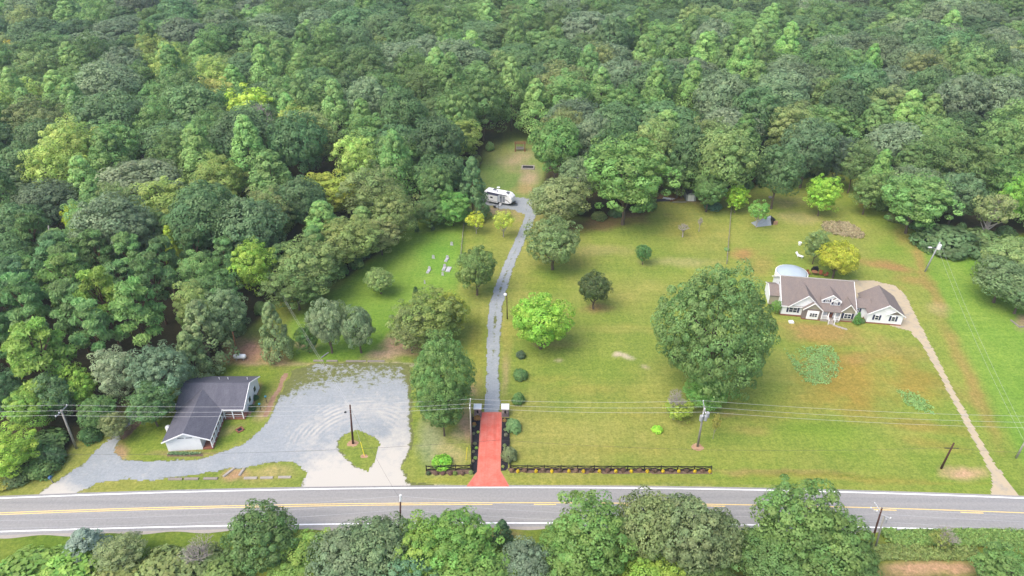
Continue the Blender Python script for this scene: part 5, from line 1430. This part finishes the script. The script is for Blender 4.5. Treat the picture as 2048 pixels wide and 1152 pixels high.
def rail_fence(name, label, a, b_, n, mat, h=1.1, cross=True, r=0.05):
    a, b_ = Vector(a), Vector(b_)
    L = (b_ - a).length; rz = math.atan2(b_.y - a.y, b_.x - a.x)
    o = empty(name, a, rz, label, 'fence')
    st = L / n
    for i in range(n + 1): box('post', i * st - 0.07, i * st + 0.07, -0.07, 0.07, 0, h + 0.12, mat, o)
    for i in range(n):
        x0, x1 = i * st + 0.07, (i + 1) * st - 0.07
        box('rail', x0, x1, -0.03, 0.03, h - 0.14, h, mat, o)
        box('rail', x0, x1, -0.03, 0.03, 0.22, 0.34, mat, o)
        if cross:
            for z0, z1, yy in ((0.34, h - 0.14, -0.02), (h - 0.14, 0.34, 0.02)):
                MB().add([(x0, yy - 0.015, z0 - 0.05), (x1, yy - 0.015, z1 - 0.05), (x1, yy - 0.015, z1 + 0.05), (x0, yy - 0.015, z0 + 0.05), (x0, yy + 0.015, z0 - 0.05), (x1, yy + 0.015, z1 - 0.05), (x1, yy + 0.015, z1 + 0.05), (x0, yy + 0.015, z0 + 0.05)],
                         [(0,1,2,3),(4,5,6,7),(0,1,5,4),(1,2,6,5),(2,3,7,6),(3,0,4,7)]).build('brace', mat, o)
    return o
rail_fence('rail_fence', 'long black crossbuck fence along the road right of the driveway', G(1022, 941), G(1421, 943), 12, M['black_wood'])
rail_fence('rail_fence', 'short black crossbuck fence along the road left of the driveway', G(853, 942), G(941, 940), 3, M['black_wood'])
rail_fence('rail_fence', 'black fence running up the left side of the red driveway', G(943, 940), G(944.5, 838), 6, M['black_wood'], cross=False)
rail_fence('rail_fence', 'black fence running up the right side of the red driveway', G(1020, 938), G(1018.5, 872), 4, M['black_wood'], cross=False)
rail_fence('wire_fence', 'weathered grey rail fence along the cemetery lawn', G(921, 520), G(930, 430), 8, M['grey_wood'], 0.9, False)
rail_fence('wire_fence', 'weathered grey rail fence between front lawn and neighbour lawn', G(1453, 528), G(1462, 420), 9, M['grey_wood'], 0.9, False)
BED = [(948,850,10,(0.16,0.10,0.03)),(954,838,14,(0.15,0.09,0.03)),(948,853,6,(0.09,0.11,0.06)),(956,865,6,(0.14,0.19,0.05)),(947,868,7,(0.09,0.10,0.06)),(950,888,8,(0.08,0.09,0.05)),(953,897,7,(0.10,0.18,0.04)),(947,904,7,(0.10,0.10,0.06)),(951,917,8,(0.10,0.16,0.05)),(946,923,7,(0.11,0.09,0.06)),
 (1009,842,9,(0.14,0.09,0.03)),(1011,860,8,(0.09,0.12,0.06)),(1012,871,9,(0.10,0.10,0.07)),(1009,892,8,(0.09,0.12,0.05)),(1006,934,7,(0.13,0.16,0.05)),(942,946,10,(0.10,0.14,0.05))]
for i, (px, py, wp, c) in enumerate(BED):
    p, wd, h = by_base(px, py, py - wp * 0.55, wp)
    side = 'left' if px < 980 else 'right'
    j = i if px < 980 else i - 10
    plant('bed_plant', ORD[j if i != 15 else 10] + ' low plant of the ' + side + ' black mulch bed beside the driveway', 'plant', 'bush', p, wd, max(0.35, h), c, 'plants of the ' + side + ' mulch bed')
xs_y = [1036, 1072, 1104, 1138, 1167, 1199, 1232, 1263, 1295, 1326, 1358, 1390, 1420]
for i, px in enumerate(xs_y):
    p, wd, h = by_base(px, 944, 938, 7.5)
    plant('ball_shrub', ORD[i] + ' golden ball shrub along the long black fence from the driveway', 'shrub', 'bush', p, wd, max(0.5, h), (0.27, 0.22, 0.015), 'golden ball shrubs along the fence')
for i, px in enumerate([1024, 1050, 1086, 1120, 1152, 1183, 1215, 1247, 1279, 1310, 1342, 1374, 1405]):
    p, wd, h = by_base(px, 942, 935, 11)
    plant('bronze_shrub', ORD[i] + ' bronze twiggy shrub along the long black fence from the driveway', 'shrub', 'bush', p, wd, max(0.5, h), jitter((0.085, 0.06, 0.04), 0.3), 'bronze shrubs along the fence')
for i, (px, c) in enumerate(((857, (0.04, 0.06, 0.03)), (872, (0.09, 0.06, 0.045)), (886, (0.09, 0.055, 0.045)), (901, (0.09, 0.055, 0.045)), (910, (0.08, 0.12, 0.03)), (925, (0.09, 0.06, 0.045)))):
    p, wd, h = by_base(px, 948, 942, 10)
    plant('low_shrub', ORD[i] + ' low shrub from the left along the short black fence', 'shrub', 'bush', p, wd, max(0.45, h), c, 'low shrubs along the short fence')

# ------------------------------------------------------------------ graves on the cemetery lawn
GV = [(902,493,0.0,1.0),(865,519.5,0.0,1.0),(893,520.5,0.0,1.1),(857,543,0.0,1.1),(888,538,0.05,1.1),(884,553,0.0,0.8),(848.5,568.5,0,0.5)]
GL = ['pale grave slab farthest up the cemetery lawn','pale grave slab with headstone, left of the upper row','pale grave slab nearest the fence in the upper row','pale grave slab at the left of the middle row','double pale grave slab at the right of the middle row','short pale grave slab below the double one','single pale headstone lowest on the cemetery lawn']
for (px, py, rot, k), lab in zip(GV, GL):
    g = G(px, py); k *= 0.58
    o = empty('grave', (g.x, g.y, 0), -0.22 + rot, lab, 'grave', 'graves on the cemetery lawn')
    box('plinth', -0.62 * k, 0.62 * k, 0.9 * k, 1.35 * k, 0, 0.16, M['stone_grey'], o)
    MB().prism_v([(-0.5 * k, 0.16), (0.5 * k, 0.16), (0.5 * k, 0.75), (0.3 * k, 0.9), (-0.3 * k, 0.9), (-0.5 * k, 0.75)], 1.02 * k, 1.22 * k).build('headstone', M['stone_grey'], o)
    if k > 0.6:
        box('slab', -0.5 * k, 0.5 * k, -1.35 * k, 0.85 * k, 0, 0.22, M['stone_grey'], o)
        MB().lathe([(0.1, 0.22), (0.15, 0.4), (0.12, 0.5), (0.02, 0.5)], 8, 0, -1.0 * k).build('vase', M['stone_grey'], o)
    if rot:
        box('slab', 0.62, 1.6, -1.2, 0.9, 0, 0.2, M['stone_grey'], o)

# ------------------------------------------------------------------ camper trailer
a, b_ = G(968.2, 402.5), G(1022.5, 414)
rv = empty('camper_trailer', a, math.atan2(b_.y - a.y, b_.x - a.x), 'white travel trailer with slide out parked on the gravel pad', 'trailer')
L = (b_ - a).length
prof = [(0.05, 0.62), (L - 1.0, 0.62), (L - 0.1, 0.95), (L + 0.15, 1.6), (L - 0.05, 2.4), (L - 0.75, 3.05), (L - 1.3, 3.2), (0.35, 3.2), (0.0, 2.95), (0.0, 0.8)]
body = MB().prism_v(prof, 0, 2.5).build('body', M['rv'], rv)
bv = body.modifiers.new('round', 'BEVEL'); bv.width = 0.12; bv.segments = 3; bv.limit_method = 'ANGLE'
sl_ = box('slide_out', 1.0, 4.4, -0.75, 0.05, 0.75, 2.75, M['rv'], rv)
box('slide_roof', 0.95, 4.45, -0.8, 0.02, 2.75, 2.83, M['rv_stripe'], sl_)
box('awning_roll', 1.0, L - 1.3, -0.14, -0.01, 2.9, 3.05, M['rv_stripe'], rv)
box('window', 0.25, 0.75, -0.03, 0.02, 1.75, 2.35, M['glass'], rv)
box('window', 2.3, 3.0, -0.78, -0.72, 1.8, 2.2, M['glass'], rv)
dr = box('door', 4.75, 5.45, -0.04, 0.02, 0.8, 2.7, M['rv_grey'], rv)
box('door_window', 4.95, 5.25, -0.06, -0.03, 1.9, 2.35, M['glass'], dr)
box('side_panel', 5.55, 6.25, -0.03, 0.02, 0.9, 2.6, M['rv_grey'], rv)
MB().prism_v([(5.6, 1.7), (6.9, 1.55), (L - 0.5, 0.95), (L - 0.45, 1.1), (6.9, 1.75), (5.6, 1.85)], -0.025, 0.01).build('stripe', M['rv_stripe'], rv)
box('stripe', 0.3, 4.3, -0.78, -0.74, 1.0, 1.08, M['rv_stripe'], rv)
for u, v, w_, l in ((2.1, 1.5, 0.7, 0.9), (6.1, 1.2, 0.7, 0.9)):
    MB().prism_v([(u, 3.2), (u + l, 3.2), (u + l - 0.12, 3.5), (u + 0.12, 3.5)], v - w_ / 2, v + w_ / 2).build('air_conditioner', M['rv_grey'], rv)
    box('air_conditioner_grille', u + 0.2, u + l - 0.2, v - 0.2, v + 0.2, 3.5, 3.53, M['black'], rv)
for u, v in ((3.3, 0.9), (6.7, 0.6)): box('roof_vent', u, u + 0.4, v, v + 0.4, 3.2, 3.32, M['rv_stripe'], rv)
for u in (3.2, 4.1):
    for v in (0.05, 2.25):
        wh = MB().tube([(u, v, 0.36), (u, v + 0.22, 0.36)], 0.36, 16).build('wheel', M['rubber'], rv)
        MB().tube([(u, v - 0.01, 0.36), (u, v + 0.23, 0.36)], 0.19, 12).build('rim', M['metal'], wh)
box('underframe', 0.1, L - 0.6, 0.3, 2.2, 0.42, 0.62, M['black'], rv)
MB().add([(L - 0.6, 0.5, 0.5), (L - 0.6, 2.0, 0.5), (L + 1.3, 1.25, 0.5), (L - 0.6, 0.5, 0.62), (L - 0.6, 2.0, 0.62), (L + 1.3, 1.25, 0.62)], [(0,1,2),(3,4,5),(0,1,4,3),(1,2,5,4),(2,0,3,5)]).build('hitch', M['black'], rv)
for v in (1.0, 1.5): MB().lathe([(0.17, 0.62), (0.18, 0.75), (0.18, 1.1), (0.08, 1.25)], 10, L + 0.4, v).build('gas_bottle', M['black'], rv)
MB().tube([(L + 1.1, 1.25, 0), (L + 1.1, 1.25, 1.0)], 0.05, 6).build('jack', M['black'], rv)
for i in range(3): box('step', 4.75, 5.45, -0.35 - 0.3 * i, -0.08 - 0.3 * i, 0.5 - 0.17 * i, 0.55 - 0.17 * i, M['white_stuff'], rv)
g = G(997, 391)
o = empty('satellite_dish', (g.x, g.y, 0), 0, 'white satellite dish on a post behind the camper', 'dish')
MB().tube([(0, 0, 0), (0, 0, 2.2)], 0.05, 6).build('post', M['metal'], o)
MB().lathe([(0.05, 2.2), (0.3, 2.26), (0.48, 2.42), (0.46, 2.46), (0.28, 2.32), (0.02, 2.28)], 14).build('dish', M['white_stuff'], o, True)
g = G(989, 416)
o = empty('fire_bowl', (g.x, g.y, 0), 0, 'small black fire bowl in front of the camper', 'fire bowl')
MB().lathe([(0.12, 0.25), (0.38, 0.35), (0.45, 0.55), (0.4, 0.55), (0.1, 0.4)], 12).build('bowl', M['black'], o)
for q in range(3): MB().tube([(0.3 * math.cos(q * 2.1), 0.3 * math.sin(q * 2.1), 0), (0.2 * math.cos(q * 2.1), 0.2 * math.sin(q * 2.1), 0.35)], 0.03, 5).build('leg', M['black'], o)
g = G(997, 420)
o = empty('garden_torch', (g.x, g.y, 0), 0, 'thin dark torch stake in front of the camper step', 'torch')
MB().tube([(0, 0, 0), (0, 0, 1.1)], 0.04, 6).build('stake', M['black'], o); MB().lathe([(0.05, 1.1), (0.11, 1.2), (0.1, 1.38), (0.03, 1.42)], 8).build('burner', M['black'], o)
# wooden swing frame, raised fire pit
g = G(1040, 301)
sw = empty('wooden_swing', (g.x, g.y, 0), 0, 'wooden pergola swing at the top of the camper clearing', 'swing')
for u in (-1.5, 1.5):
    for v in (-0.7, 0.7): box('post', u - 0.12, u + 0.12, v - 0.12, v + 0.12, 0, 2.4, M['brown_wood'], sw)
for v in (-0.7, 0.7): box('beam', -1.75, 1.75, v - 0.08, v + 0.08, 2.4, 2.6, M['brown_wood'], sw)
for i in range(9): box('rafter', -1.7 + i * 0.41, -1.58 + i * 0.41, -1.0, 1.0, 2.6, 2.72, M['brown_wood'], sw)
st_ = box('bench_seat', -1.15, 1.15, -0.35, 0.25, 0.5, 0.58, M['grey_wood'], sw)
MB().prism_u([(0.2, 0.58), (0.28, 0.58), (0.45, 1.15), (0.37, 1.15)], -1.15, 1.15).build('bench_back', M['grey_wood'], sw)
for u in (-1.05, 1.05): MB().tube([(u, 0, 0.58), (u, 0, 2.42)], 0.02, 4).build('chain', M['metal'], sw)
for u in (-1.5, 1.5): box('foot', u - 0.2, u + 0.2, -1.1, 1.1, 0, 0.14, M['brown_wood'], sw)
g = G(1056, 336)
fp = empty('raised_bed', (g.x, g.y, 0), -0.06, 'rectangular pale block raised bed with dark soil in the clearing', 'raised bed')
for a, b_, c, d in ((-1.9, 1.9, -1.25, -0.95), (-1.9, 1.9, 0.95, 1.25)):
    for i in range(8): box('block', a + i * 0.475 + 0.01, a + (i + 1) * 0.475 - 0.01, c, d, 0, 0.4, M['concrete'], fp)
for a, b_ in ((-1.9, -1.6), (1.6, 1.9)):
    for i in range(4): box('block', a, b_, -0.94 + i * 0.47, -0.95 + (i + 1) * 0.47 - 0.01, 0, 0.4, M['concrete'], fp)
box('soil', -1.6, 1.6, -0.95, 0.95, 0.0, 0.25, M['mulch'], fp)
# grey shed, lumber, tarp shelter
g = G(1371.6, 403)
sh = empty('garden_shed', (g.x, g.y, 0), R(-2), 'pale grey shed with dark roof at the top of the lawn', 'shed')
pr = [(0, 0.1), (2.6, 0.1), (2.6, 1.9), (2.1, 2.35), (1.3, 2.65), (0.5, 2.35), (0, 1.9)]
MB().prism_v(pr, 0, 3.6).build('wall', M['shed'], sh)
for q in range(2, 6):
    (a, c), (b_, d) = pr[q], pr[q + 1] if q + 1 < len(pr) else pr[0]
    MB().slab([(a, -0.12, c + 0.06), (b_, -0.12, d + 0.06), (b_, 3.75, d + 0.06), (a, 3.75, c + 0.06)], 0.05).build('roof', M['dark_roof'], sh)
for u in (0.45, 1.32): box('door', u, u + 0.83, -0.04, 0.02, 0.15, 1.85, M['white_trim'], sh)
box('gable_vent', 1.15, 1.45, -0.03, 0.02, 2.15, 2.35, M['black'], sh)
box('skid', 0.1, 2.5, 0.05, 3.5, 0, 0.1, M['brown_wood'], sh)
for i, (px, py, l, rz, mt, lab) in enumerate(((1322, 401, 5.5, 0.1, 'dark_roof', 'dark boards stacked left of the grey shed'), (1338, 398, 4.0, -0.3, 'white_stuff', 'pale panels strewn left of the grey shed'), (1350, 399, 4.2, 0.5, 'brown_wood', 'brown planks strewn left of the grey shed'), (1358, 403, 6.0, 0.02, 'concrete', 'long pale beam on bare earth left of the shed'))):
    g = G(px, py)
    o = empty('lumber_pile', (g.x, g.y, 0), rz, lab, 'lumber')
    r3 = random.Random(i)
    for k in range(5 if i < 3 else 1):
        ll = l * r3.uniform(0.5, 1.0)
        box('plank', -ll / 2, ll / 2, -0.6 + k * 0.26, -0.4 + k * 0.26, 0, 0.06 + r3.uniform(0, 0.2), M[mt], o)
g = G(1530, 447)
ts = empty('tarp_shelter', (g.x, g.y, 0), R(14), 'silver tarp covered wedge shelter behind the young green tree', 'shelter')
MB().add([(-3.2, -1.3, 0), (-3.2, 1.3, 0), (1.0, -1.3, 0), (1.0, 1.3, 0), (1.2, 0, 2.1), (-2.4, 0, 0.9)], [(0, 2, 4, 5), (1, 3, 4, 5), (0, 1, 5), (2, 3, 4)]).build('tarp', M['tarp'], ts)
box('opening_shade', 1.0, 2.0, -1.1, 1.1, 0, 1.5, M['black'], ts)  # solid black box painted in as the shade inside the open end
box('plywood', 1.6, 2.7, -1.3, -1.1, 0, 1.0, M['clay'], ts)
g = G(1540, 396)
o = MB().lathe([(0.3, 0), (0.55, 0.25), (0.35, 0.5), (0.05, 0.55)], 7).build('pale_rock', M['concrete']); o.location = (g.x, g.y, 0); tag(o, 'pale rock on the grass above the tarp shelter', 'rock')
g = G(1168, 378)
o = empty('white_outbuilding', (g.x, g.y, 0), 0.2, 'white outbuilding half hidden behind the huge spreading tree', 'building')
box('wall', -3, 3, 0, 4, 0, 2.6, M['white_siding'], o)
MB().prism_u([(-0.3, 2.6), (4.3, 2.6), (2.0, 3.9)], -3.3, 3.3).build('roof', M['white_trim'], o)
g = G(1808, 140, 4)
o = empty('maroon_roofed_house', (g.x, g.y, 0), 0.1, 'maroon roofed house glimpsed among the far right trees', 'house')
box('wall', -6, 6, 0, 8, 0, 3, M['beige'], o)
MB().prism_u([(-0.5, 3), (8.5, 3), (4, 6.2)], -6.4, 6.4).build('roof', M['maroon_roof'], o)
g = G(2046, 648)
o = MB().box(-1.6, 1.6, -0.1, 0.1, 0, 0.25).box(-1.6, -1.4, 0.1, 2.4, 0, 0.25).build('timber_border', M['grey_wood']); o.location = (g.x, g.y - 1, 0); o.rotation_euler = (0, 0, 0.1); tag(o, 'pale timber border at the right edge of the field', 'border')

# ------------------------------------------------------------------ poles and wires
def pole(name, label, base, top, mat, r=0.16, cat='utility pole'):
    b_ = G(*base); t_ = atY(top[0], top[1], b_.y)
    o = empty(name, b_, 0, label, cat)
    d = t_ - b_
    MB().tube([(0, 0, -0.1), tuple(d * 0.5), tuple(d)], [r, r * 0.85, r * 0.68], 8).build('shaft', M[mat], o, True)
    return o, d, t_
def arm(o, c, dirn, L, mat, th=0.07):
    dv = Vector(dirn).normalized() * L / 2; c = Vector(c)
    MB().tube([c - dv, c + dv], th, 4).build('crossarm', M[mat], o)
    for k in (-0.95, -0.35, 0.95):
        q = c + dv * k
        MB().lathe([(0.05, q.z + 0.05), (0.09, q.z + 0.12), (0.06, q.z + 0.26)], 6, q.x, q.y).build('insulator', M['white_stuff'], o)
    return [c + dv * k for k in (-0.95, 0.0, 0.95)]
def transformer(o, c, mat='metal', r=0.3, h=0.95):
    MB().lathe([(r * 0.9, c[2]), (r, c[2] + 0.05), (r, c[2] + h), (r * 0.6, c[2] + h + 0.12), (0.05, c[2] + h + 0.14)], 10, c[0], c[1]).build('transformer', M[mat], o)
P1, d1, t1 = pole('utility_pole', 'grey pole with crossarm on the left road verge', (153, 897), (122, 820), 'grey_pole', 0.19)
arm(P1, d1 * 0.97, (0.15, 1, 0), 2.6, 'metal')
P2, d2, t2 = pole('utility_pole', 'dark brown pole standing in the gravel lot island', (706, 887), (700, 810), 'dark_pole', 0.18)
MB().tube([tuple(d2 * 0.82 + Vector((-0.75, 0, 0))), tuple(d2 * 0.82)], 0.04, 5).build('lamp_arm', M['metal'], P2)
MB().lathe([(0.1, 0), (0.22, 0.1), (0.1, 0.25)], 8).build('lamp_head', M['black'], P2).location = d2 * 0.82 + Vector((-0.8, 0, -0.12))
P13, d13, t13 = pole('utility_pole', 'slim grey pole beside the left gate pillar', (943, 893), (940, 806), 'grey_pole', 0.15)
arm(P13, d13 * 0.97, (0, 1, 0), 2.2, 'metal')
P3, d3, t3 = pole('utility_pole', 'grey pole with transformers below the huge oak', (1395, 893), (1409, 813), 'grey_pole', 0.18)
arm(P3, d3 * 0.98, (0.1, 1, 0), 2.8, 'metal'); arm(P3, d3 * 0.86, (0.35, 1, 0), 2.2, 'metal')
transformer(P3, d3 * 0.70 + Vector((0.35, -0.3, 0))); transformer(P3, d3 * 0.70 + Vector((-0.3, -0.35, 0))); transformer(P3, d3 * 0.72 + Vector((0.75, 0.2, 0)))
P4, d4, t4 = pole('utility_pole', 'dark brown pole with black crossarm left of the neighbour driveway', (1882, 937), (1908, 886), 'dark_pole', 0.17)
MB().tube([tuple(d4 * 0.8 + Vector((-1.0, 0, 0))), tuple(d4 * 0.8 + Vector((1.1, 0, 0)))], 0.07, 4).build('crossarm', M['black'], P4)
P5, d5, t5 = pole('utility_pole', 'pale leaning pole with transformer and lamp in the right field', (1850, 543), (1880, 484), 'metal', 0.19)
transformer(P5, d5 * 0.76 + Vector((0.45, 0, 0)), 'white_stuff', 0.42, 1.1)
MB().tube([tuple(d5 * 0.78), tuple(d5 * 0.78 + Vector((-1.4, -0.1, 0.35)))], 0.06, 5).build('lamp_arm', M['metal'], P5)
box('lamp_head', -0.35, 0.35, -0.16, 0.16, -0.08, 0.08, M['white_stuff'], P5).location = d5 * 0.78 + Vector((-1.6, -0.1, 0.36))
P6, d6, t6 = pole('utility_pole', 'thin brown pole with white lamp beside the gravel driveway', (1014.5, 638), (1013.5, 585), 'dark_pole', 0.12)
MB().lathe([(0.12, 0), (0.32, 0.12), (0.32, 0.4), (0.1, 0.55)], 10).build('lamp_head', M['white_stuff'], P6).location = d6 * 0.9 + Vector((-0.3, -0.15, 0))
P7, d7, t7 = pole('utility_pole', 'grey pole with transformer at the cemetery wood edge', (551, 592), (537, 541), 'grey_pole', 0.17)
transformer(P7, d7 * 0.72 + Vector((-0.35, -0.2, 0)), 'white_stuff', 0.34, 0.9)
P8, d8, t8 = pole('utility_pole', 'dark pole with white top at the near road edge', (800, 1088), (801, 992), 'dark_pole', 0.15)
MB().tube([tuple(d8 * 0.9), tuple(d8 * 1.02)], 0.14, 6).build('pole_top', M['white_stuff'], P8)
P9, d9, t9 = pole('utility_pole', 'front pole of the twin poles at lower right', (1741, 1092), (1764, 1016), 'dark_pole', 0.15)
arm(P9, d9 * 0.86, (1, -0.9, 0), 2.6, 'metal'); MB().tube([tuple(d9 * 0.9), tuple(d9 * 0.9 + Vector((-1.1, 0.3, 1.5)))], 0.06, 4).build('brace_arm', M['white_stuff'], P9)
P10, d10, t10 = pole('utility_pole', 'grey rear pole of the twin poles at lower right', (1750, 1098), (1768, 1032), 'grey_pole', 0.13)
transformer(P10, d10 * 0.82 + Vector((0.3, 0, 0)), 'metal', 0.22, 0.7)
P11, d11, t11 = pole('utility_pole', 'pale pole cut by the right picture edge', (2032, 916), (2054, 876), 'grey_pole', 0.16)
P12, d12, t12 = pole('utility_pole', 'short reddish brown pole behind the propane tank', (476, 714), (465, 664), 'brown_wood', 0.14)
sn, dn, tn = pole('dead_snag', 'grey broken trunk standing above the left pines', (108, 545), (97, 452), 'grey_pole', 0.22, 'tree')
MB().tube([tuple(dn * 0.85), tuple(dn * 0.85 + Vector((0.7, 0, 0.5)))], [0.07, 0.03], 5).build('branch_stub', M['grey_pole'], sn)
def wire(label, a, b_, sag, mat='wire', r=0.017, group='power lines'):
    a, b_ = Vector(a), Vector(b_)
    n = 14
    P = [a.lerp(b_, i / n) - Vector((0, 0, 4 * sag * (i / n) * (1 - i / n))) for i in range(n + 1)]
    o = MB().tube(P, r, 4, cap=False).build('power_line', M[mat])
    return tag(o, label, 'wire', group)
b1, b3, b13 = G(153, 897), G(1395, 893), G(943, 893)
for k, (off, nm) in enumerate(((1.15, 'far'), (-0.1, 'middle'), (-1.15, 'near'))):
    q1 = b1 + d1 * 0.97 + Vector((off * 0.15, off, 0.22)); q13 = b13 + d13 * 0.97 + Vector((0, off * 0.85, 0.2)); q3 = b3 + d3 * (0.98) + Vector((off * 0.1, off * 1.1, 0.22))
    wire('pale ' + nm + ' wire running left from the crossarm pole', q1, q1 + Vector((-60, 0.5, -0.2)), 0.5)
    wire('pale ' + nm + ' wire over the white house to the gate pole', q1, q13, 0.9)
    wire('pale ' + nm + ' wire from the gate pole to the transformer pole', q13, q3, 0.5)
    wire('pale ' + nm + ' wire from the transformer pole off to the right', q3, q3 + Vector((70, -3.0, -0.6)), 1.0)
c1, c2, c3 = G(-60, 905, 5.5), b13 + Vector((2.5, 0, 6.0)), G(1893, 895, 5.6)
c2 = G(1000, 880, 6.0)
wire('black cable across the gravel lot from the left', c1, c2, 1.4, 'black_wire', 0.018)
wire('black cable across the front lawn to the black crossarm', c2, c3, 1.3, 'black_wire', 0.018)
wire('black cable running right from the black crossarm', c3, G(2200, 905, 5.6), 0.5, 'black_wire', 0.018)
wire('upper service wire from the lot pole to the cemetery pole', t2, t7, 0.7, 'wire', 0.014)
wire('lower service wire from the lot pole to the cemetery pole', t2 - Vector((0, 0, 0.8)), t7 - Vector((0, 0, 0.9)), 0.9, 'wire', 0.014)
wire('dark wire crossing the road between lot pole and near pole', t2 - Vector((0, 0, 0.5)), t8 - Vector((0, 0, 1.0)), 0.8, 'black_wire', 0.014)
wire('upper pale wire leaving the leaning field pole', t5, t11 + Vector((0, 0, 0.2)), 0.9, 'wire', 0.014)
wire('lower pale wire leaving the leaning field pole', t5 - Vector((0.3, 0, 1.0)), t11 - Vector((0.3, 0, 0.5)), 1.0, 'wire', 0.014)
for dz, nm in ((0.0, 'upper'), (-1.1, 'middle'), (-2.6, 'lower')):
    wire(nm + ' pale wire over the road left of the near pole', t8 + Vector((0, 0, dz)), t8 + Vector((-75, -2.5, dz - 0.5)), 1.4, 'wire', 0.014)
    wire(nm + ' pale wire over the road between near pole and twin poles', t8 + Vector((0, 0, dz)), t9 + Vector((0, 0, dz)), 1.5, 'wire', 0.014)
    wire(nm + ' pale wire over the road right of the twin poles', t9 + Vector((0, 0, dz)), t9 + Vector((50, -1.5, dz - 0.4)), 0.8, 'wire', 0.014)
g1 = G(729, 912)
wire('guy wire with yellow guard in the lot island', t2 - Vector((0, 0, 1.5)), g1, 0.02, 'wire', 0.02)
o = MB().tube([g1, g1.lerp(t2, 0.28)], 0.05, 6).build('guy_guard', M['yellow']); tag(o, 'yellow guy wire guard in the lot island', 'guy guard')
g2 = G(932, 920)
o = MB().tube([g2, g2 + Vector((0.25, 0.3, 2.4))], 0.05, 6).build('guy_guard', M['yellow']); tag(o, 'yellow guy wire guard left of the driveway fence', 'guy guard')

# ------------------------------------------------------------------ summer haze: one closed box of thin air round everything
m = bpy.data.materials.new('haze_air'); m.use_nodes = True
t = m.node_tree
for n in list(t.nodes):
    if n.type == 'BSDF_PRINCIPLED': t.nodes.remove(n)
pv = t.nodes.new('ShaderNodeVolumePrincipled')
pv.inputs['Color'].default_value = (0.74, 0.85, 0.96, 1)
pv.inputs['Density'].default_value = 0.00018
pv.inputs['Anisotropy'].default_value = 0.2
t.links.new(pv.outputs[0], t.nodes['Material Output'].inputs['Volume'])
hz_ = MB().box(-3400, 3400, -1400, 6500, -1.0, 84.0).build('haze', m)
tag(hz_, 'thin pale blue summer haze over the whole place', kind='stuff')
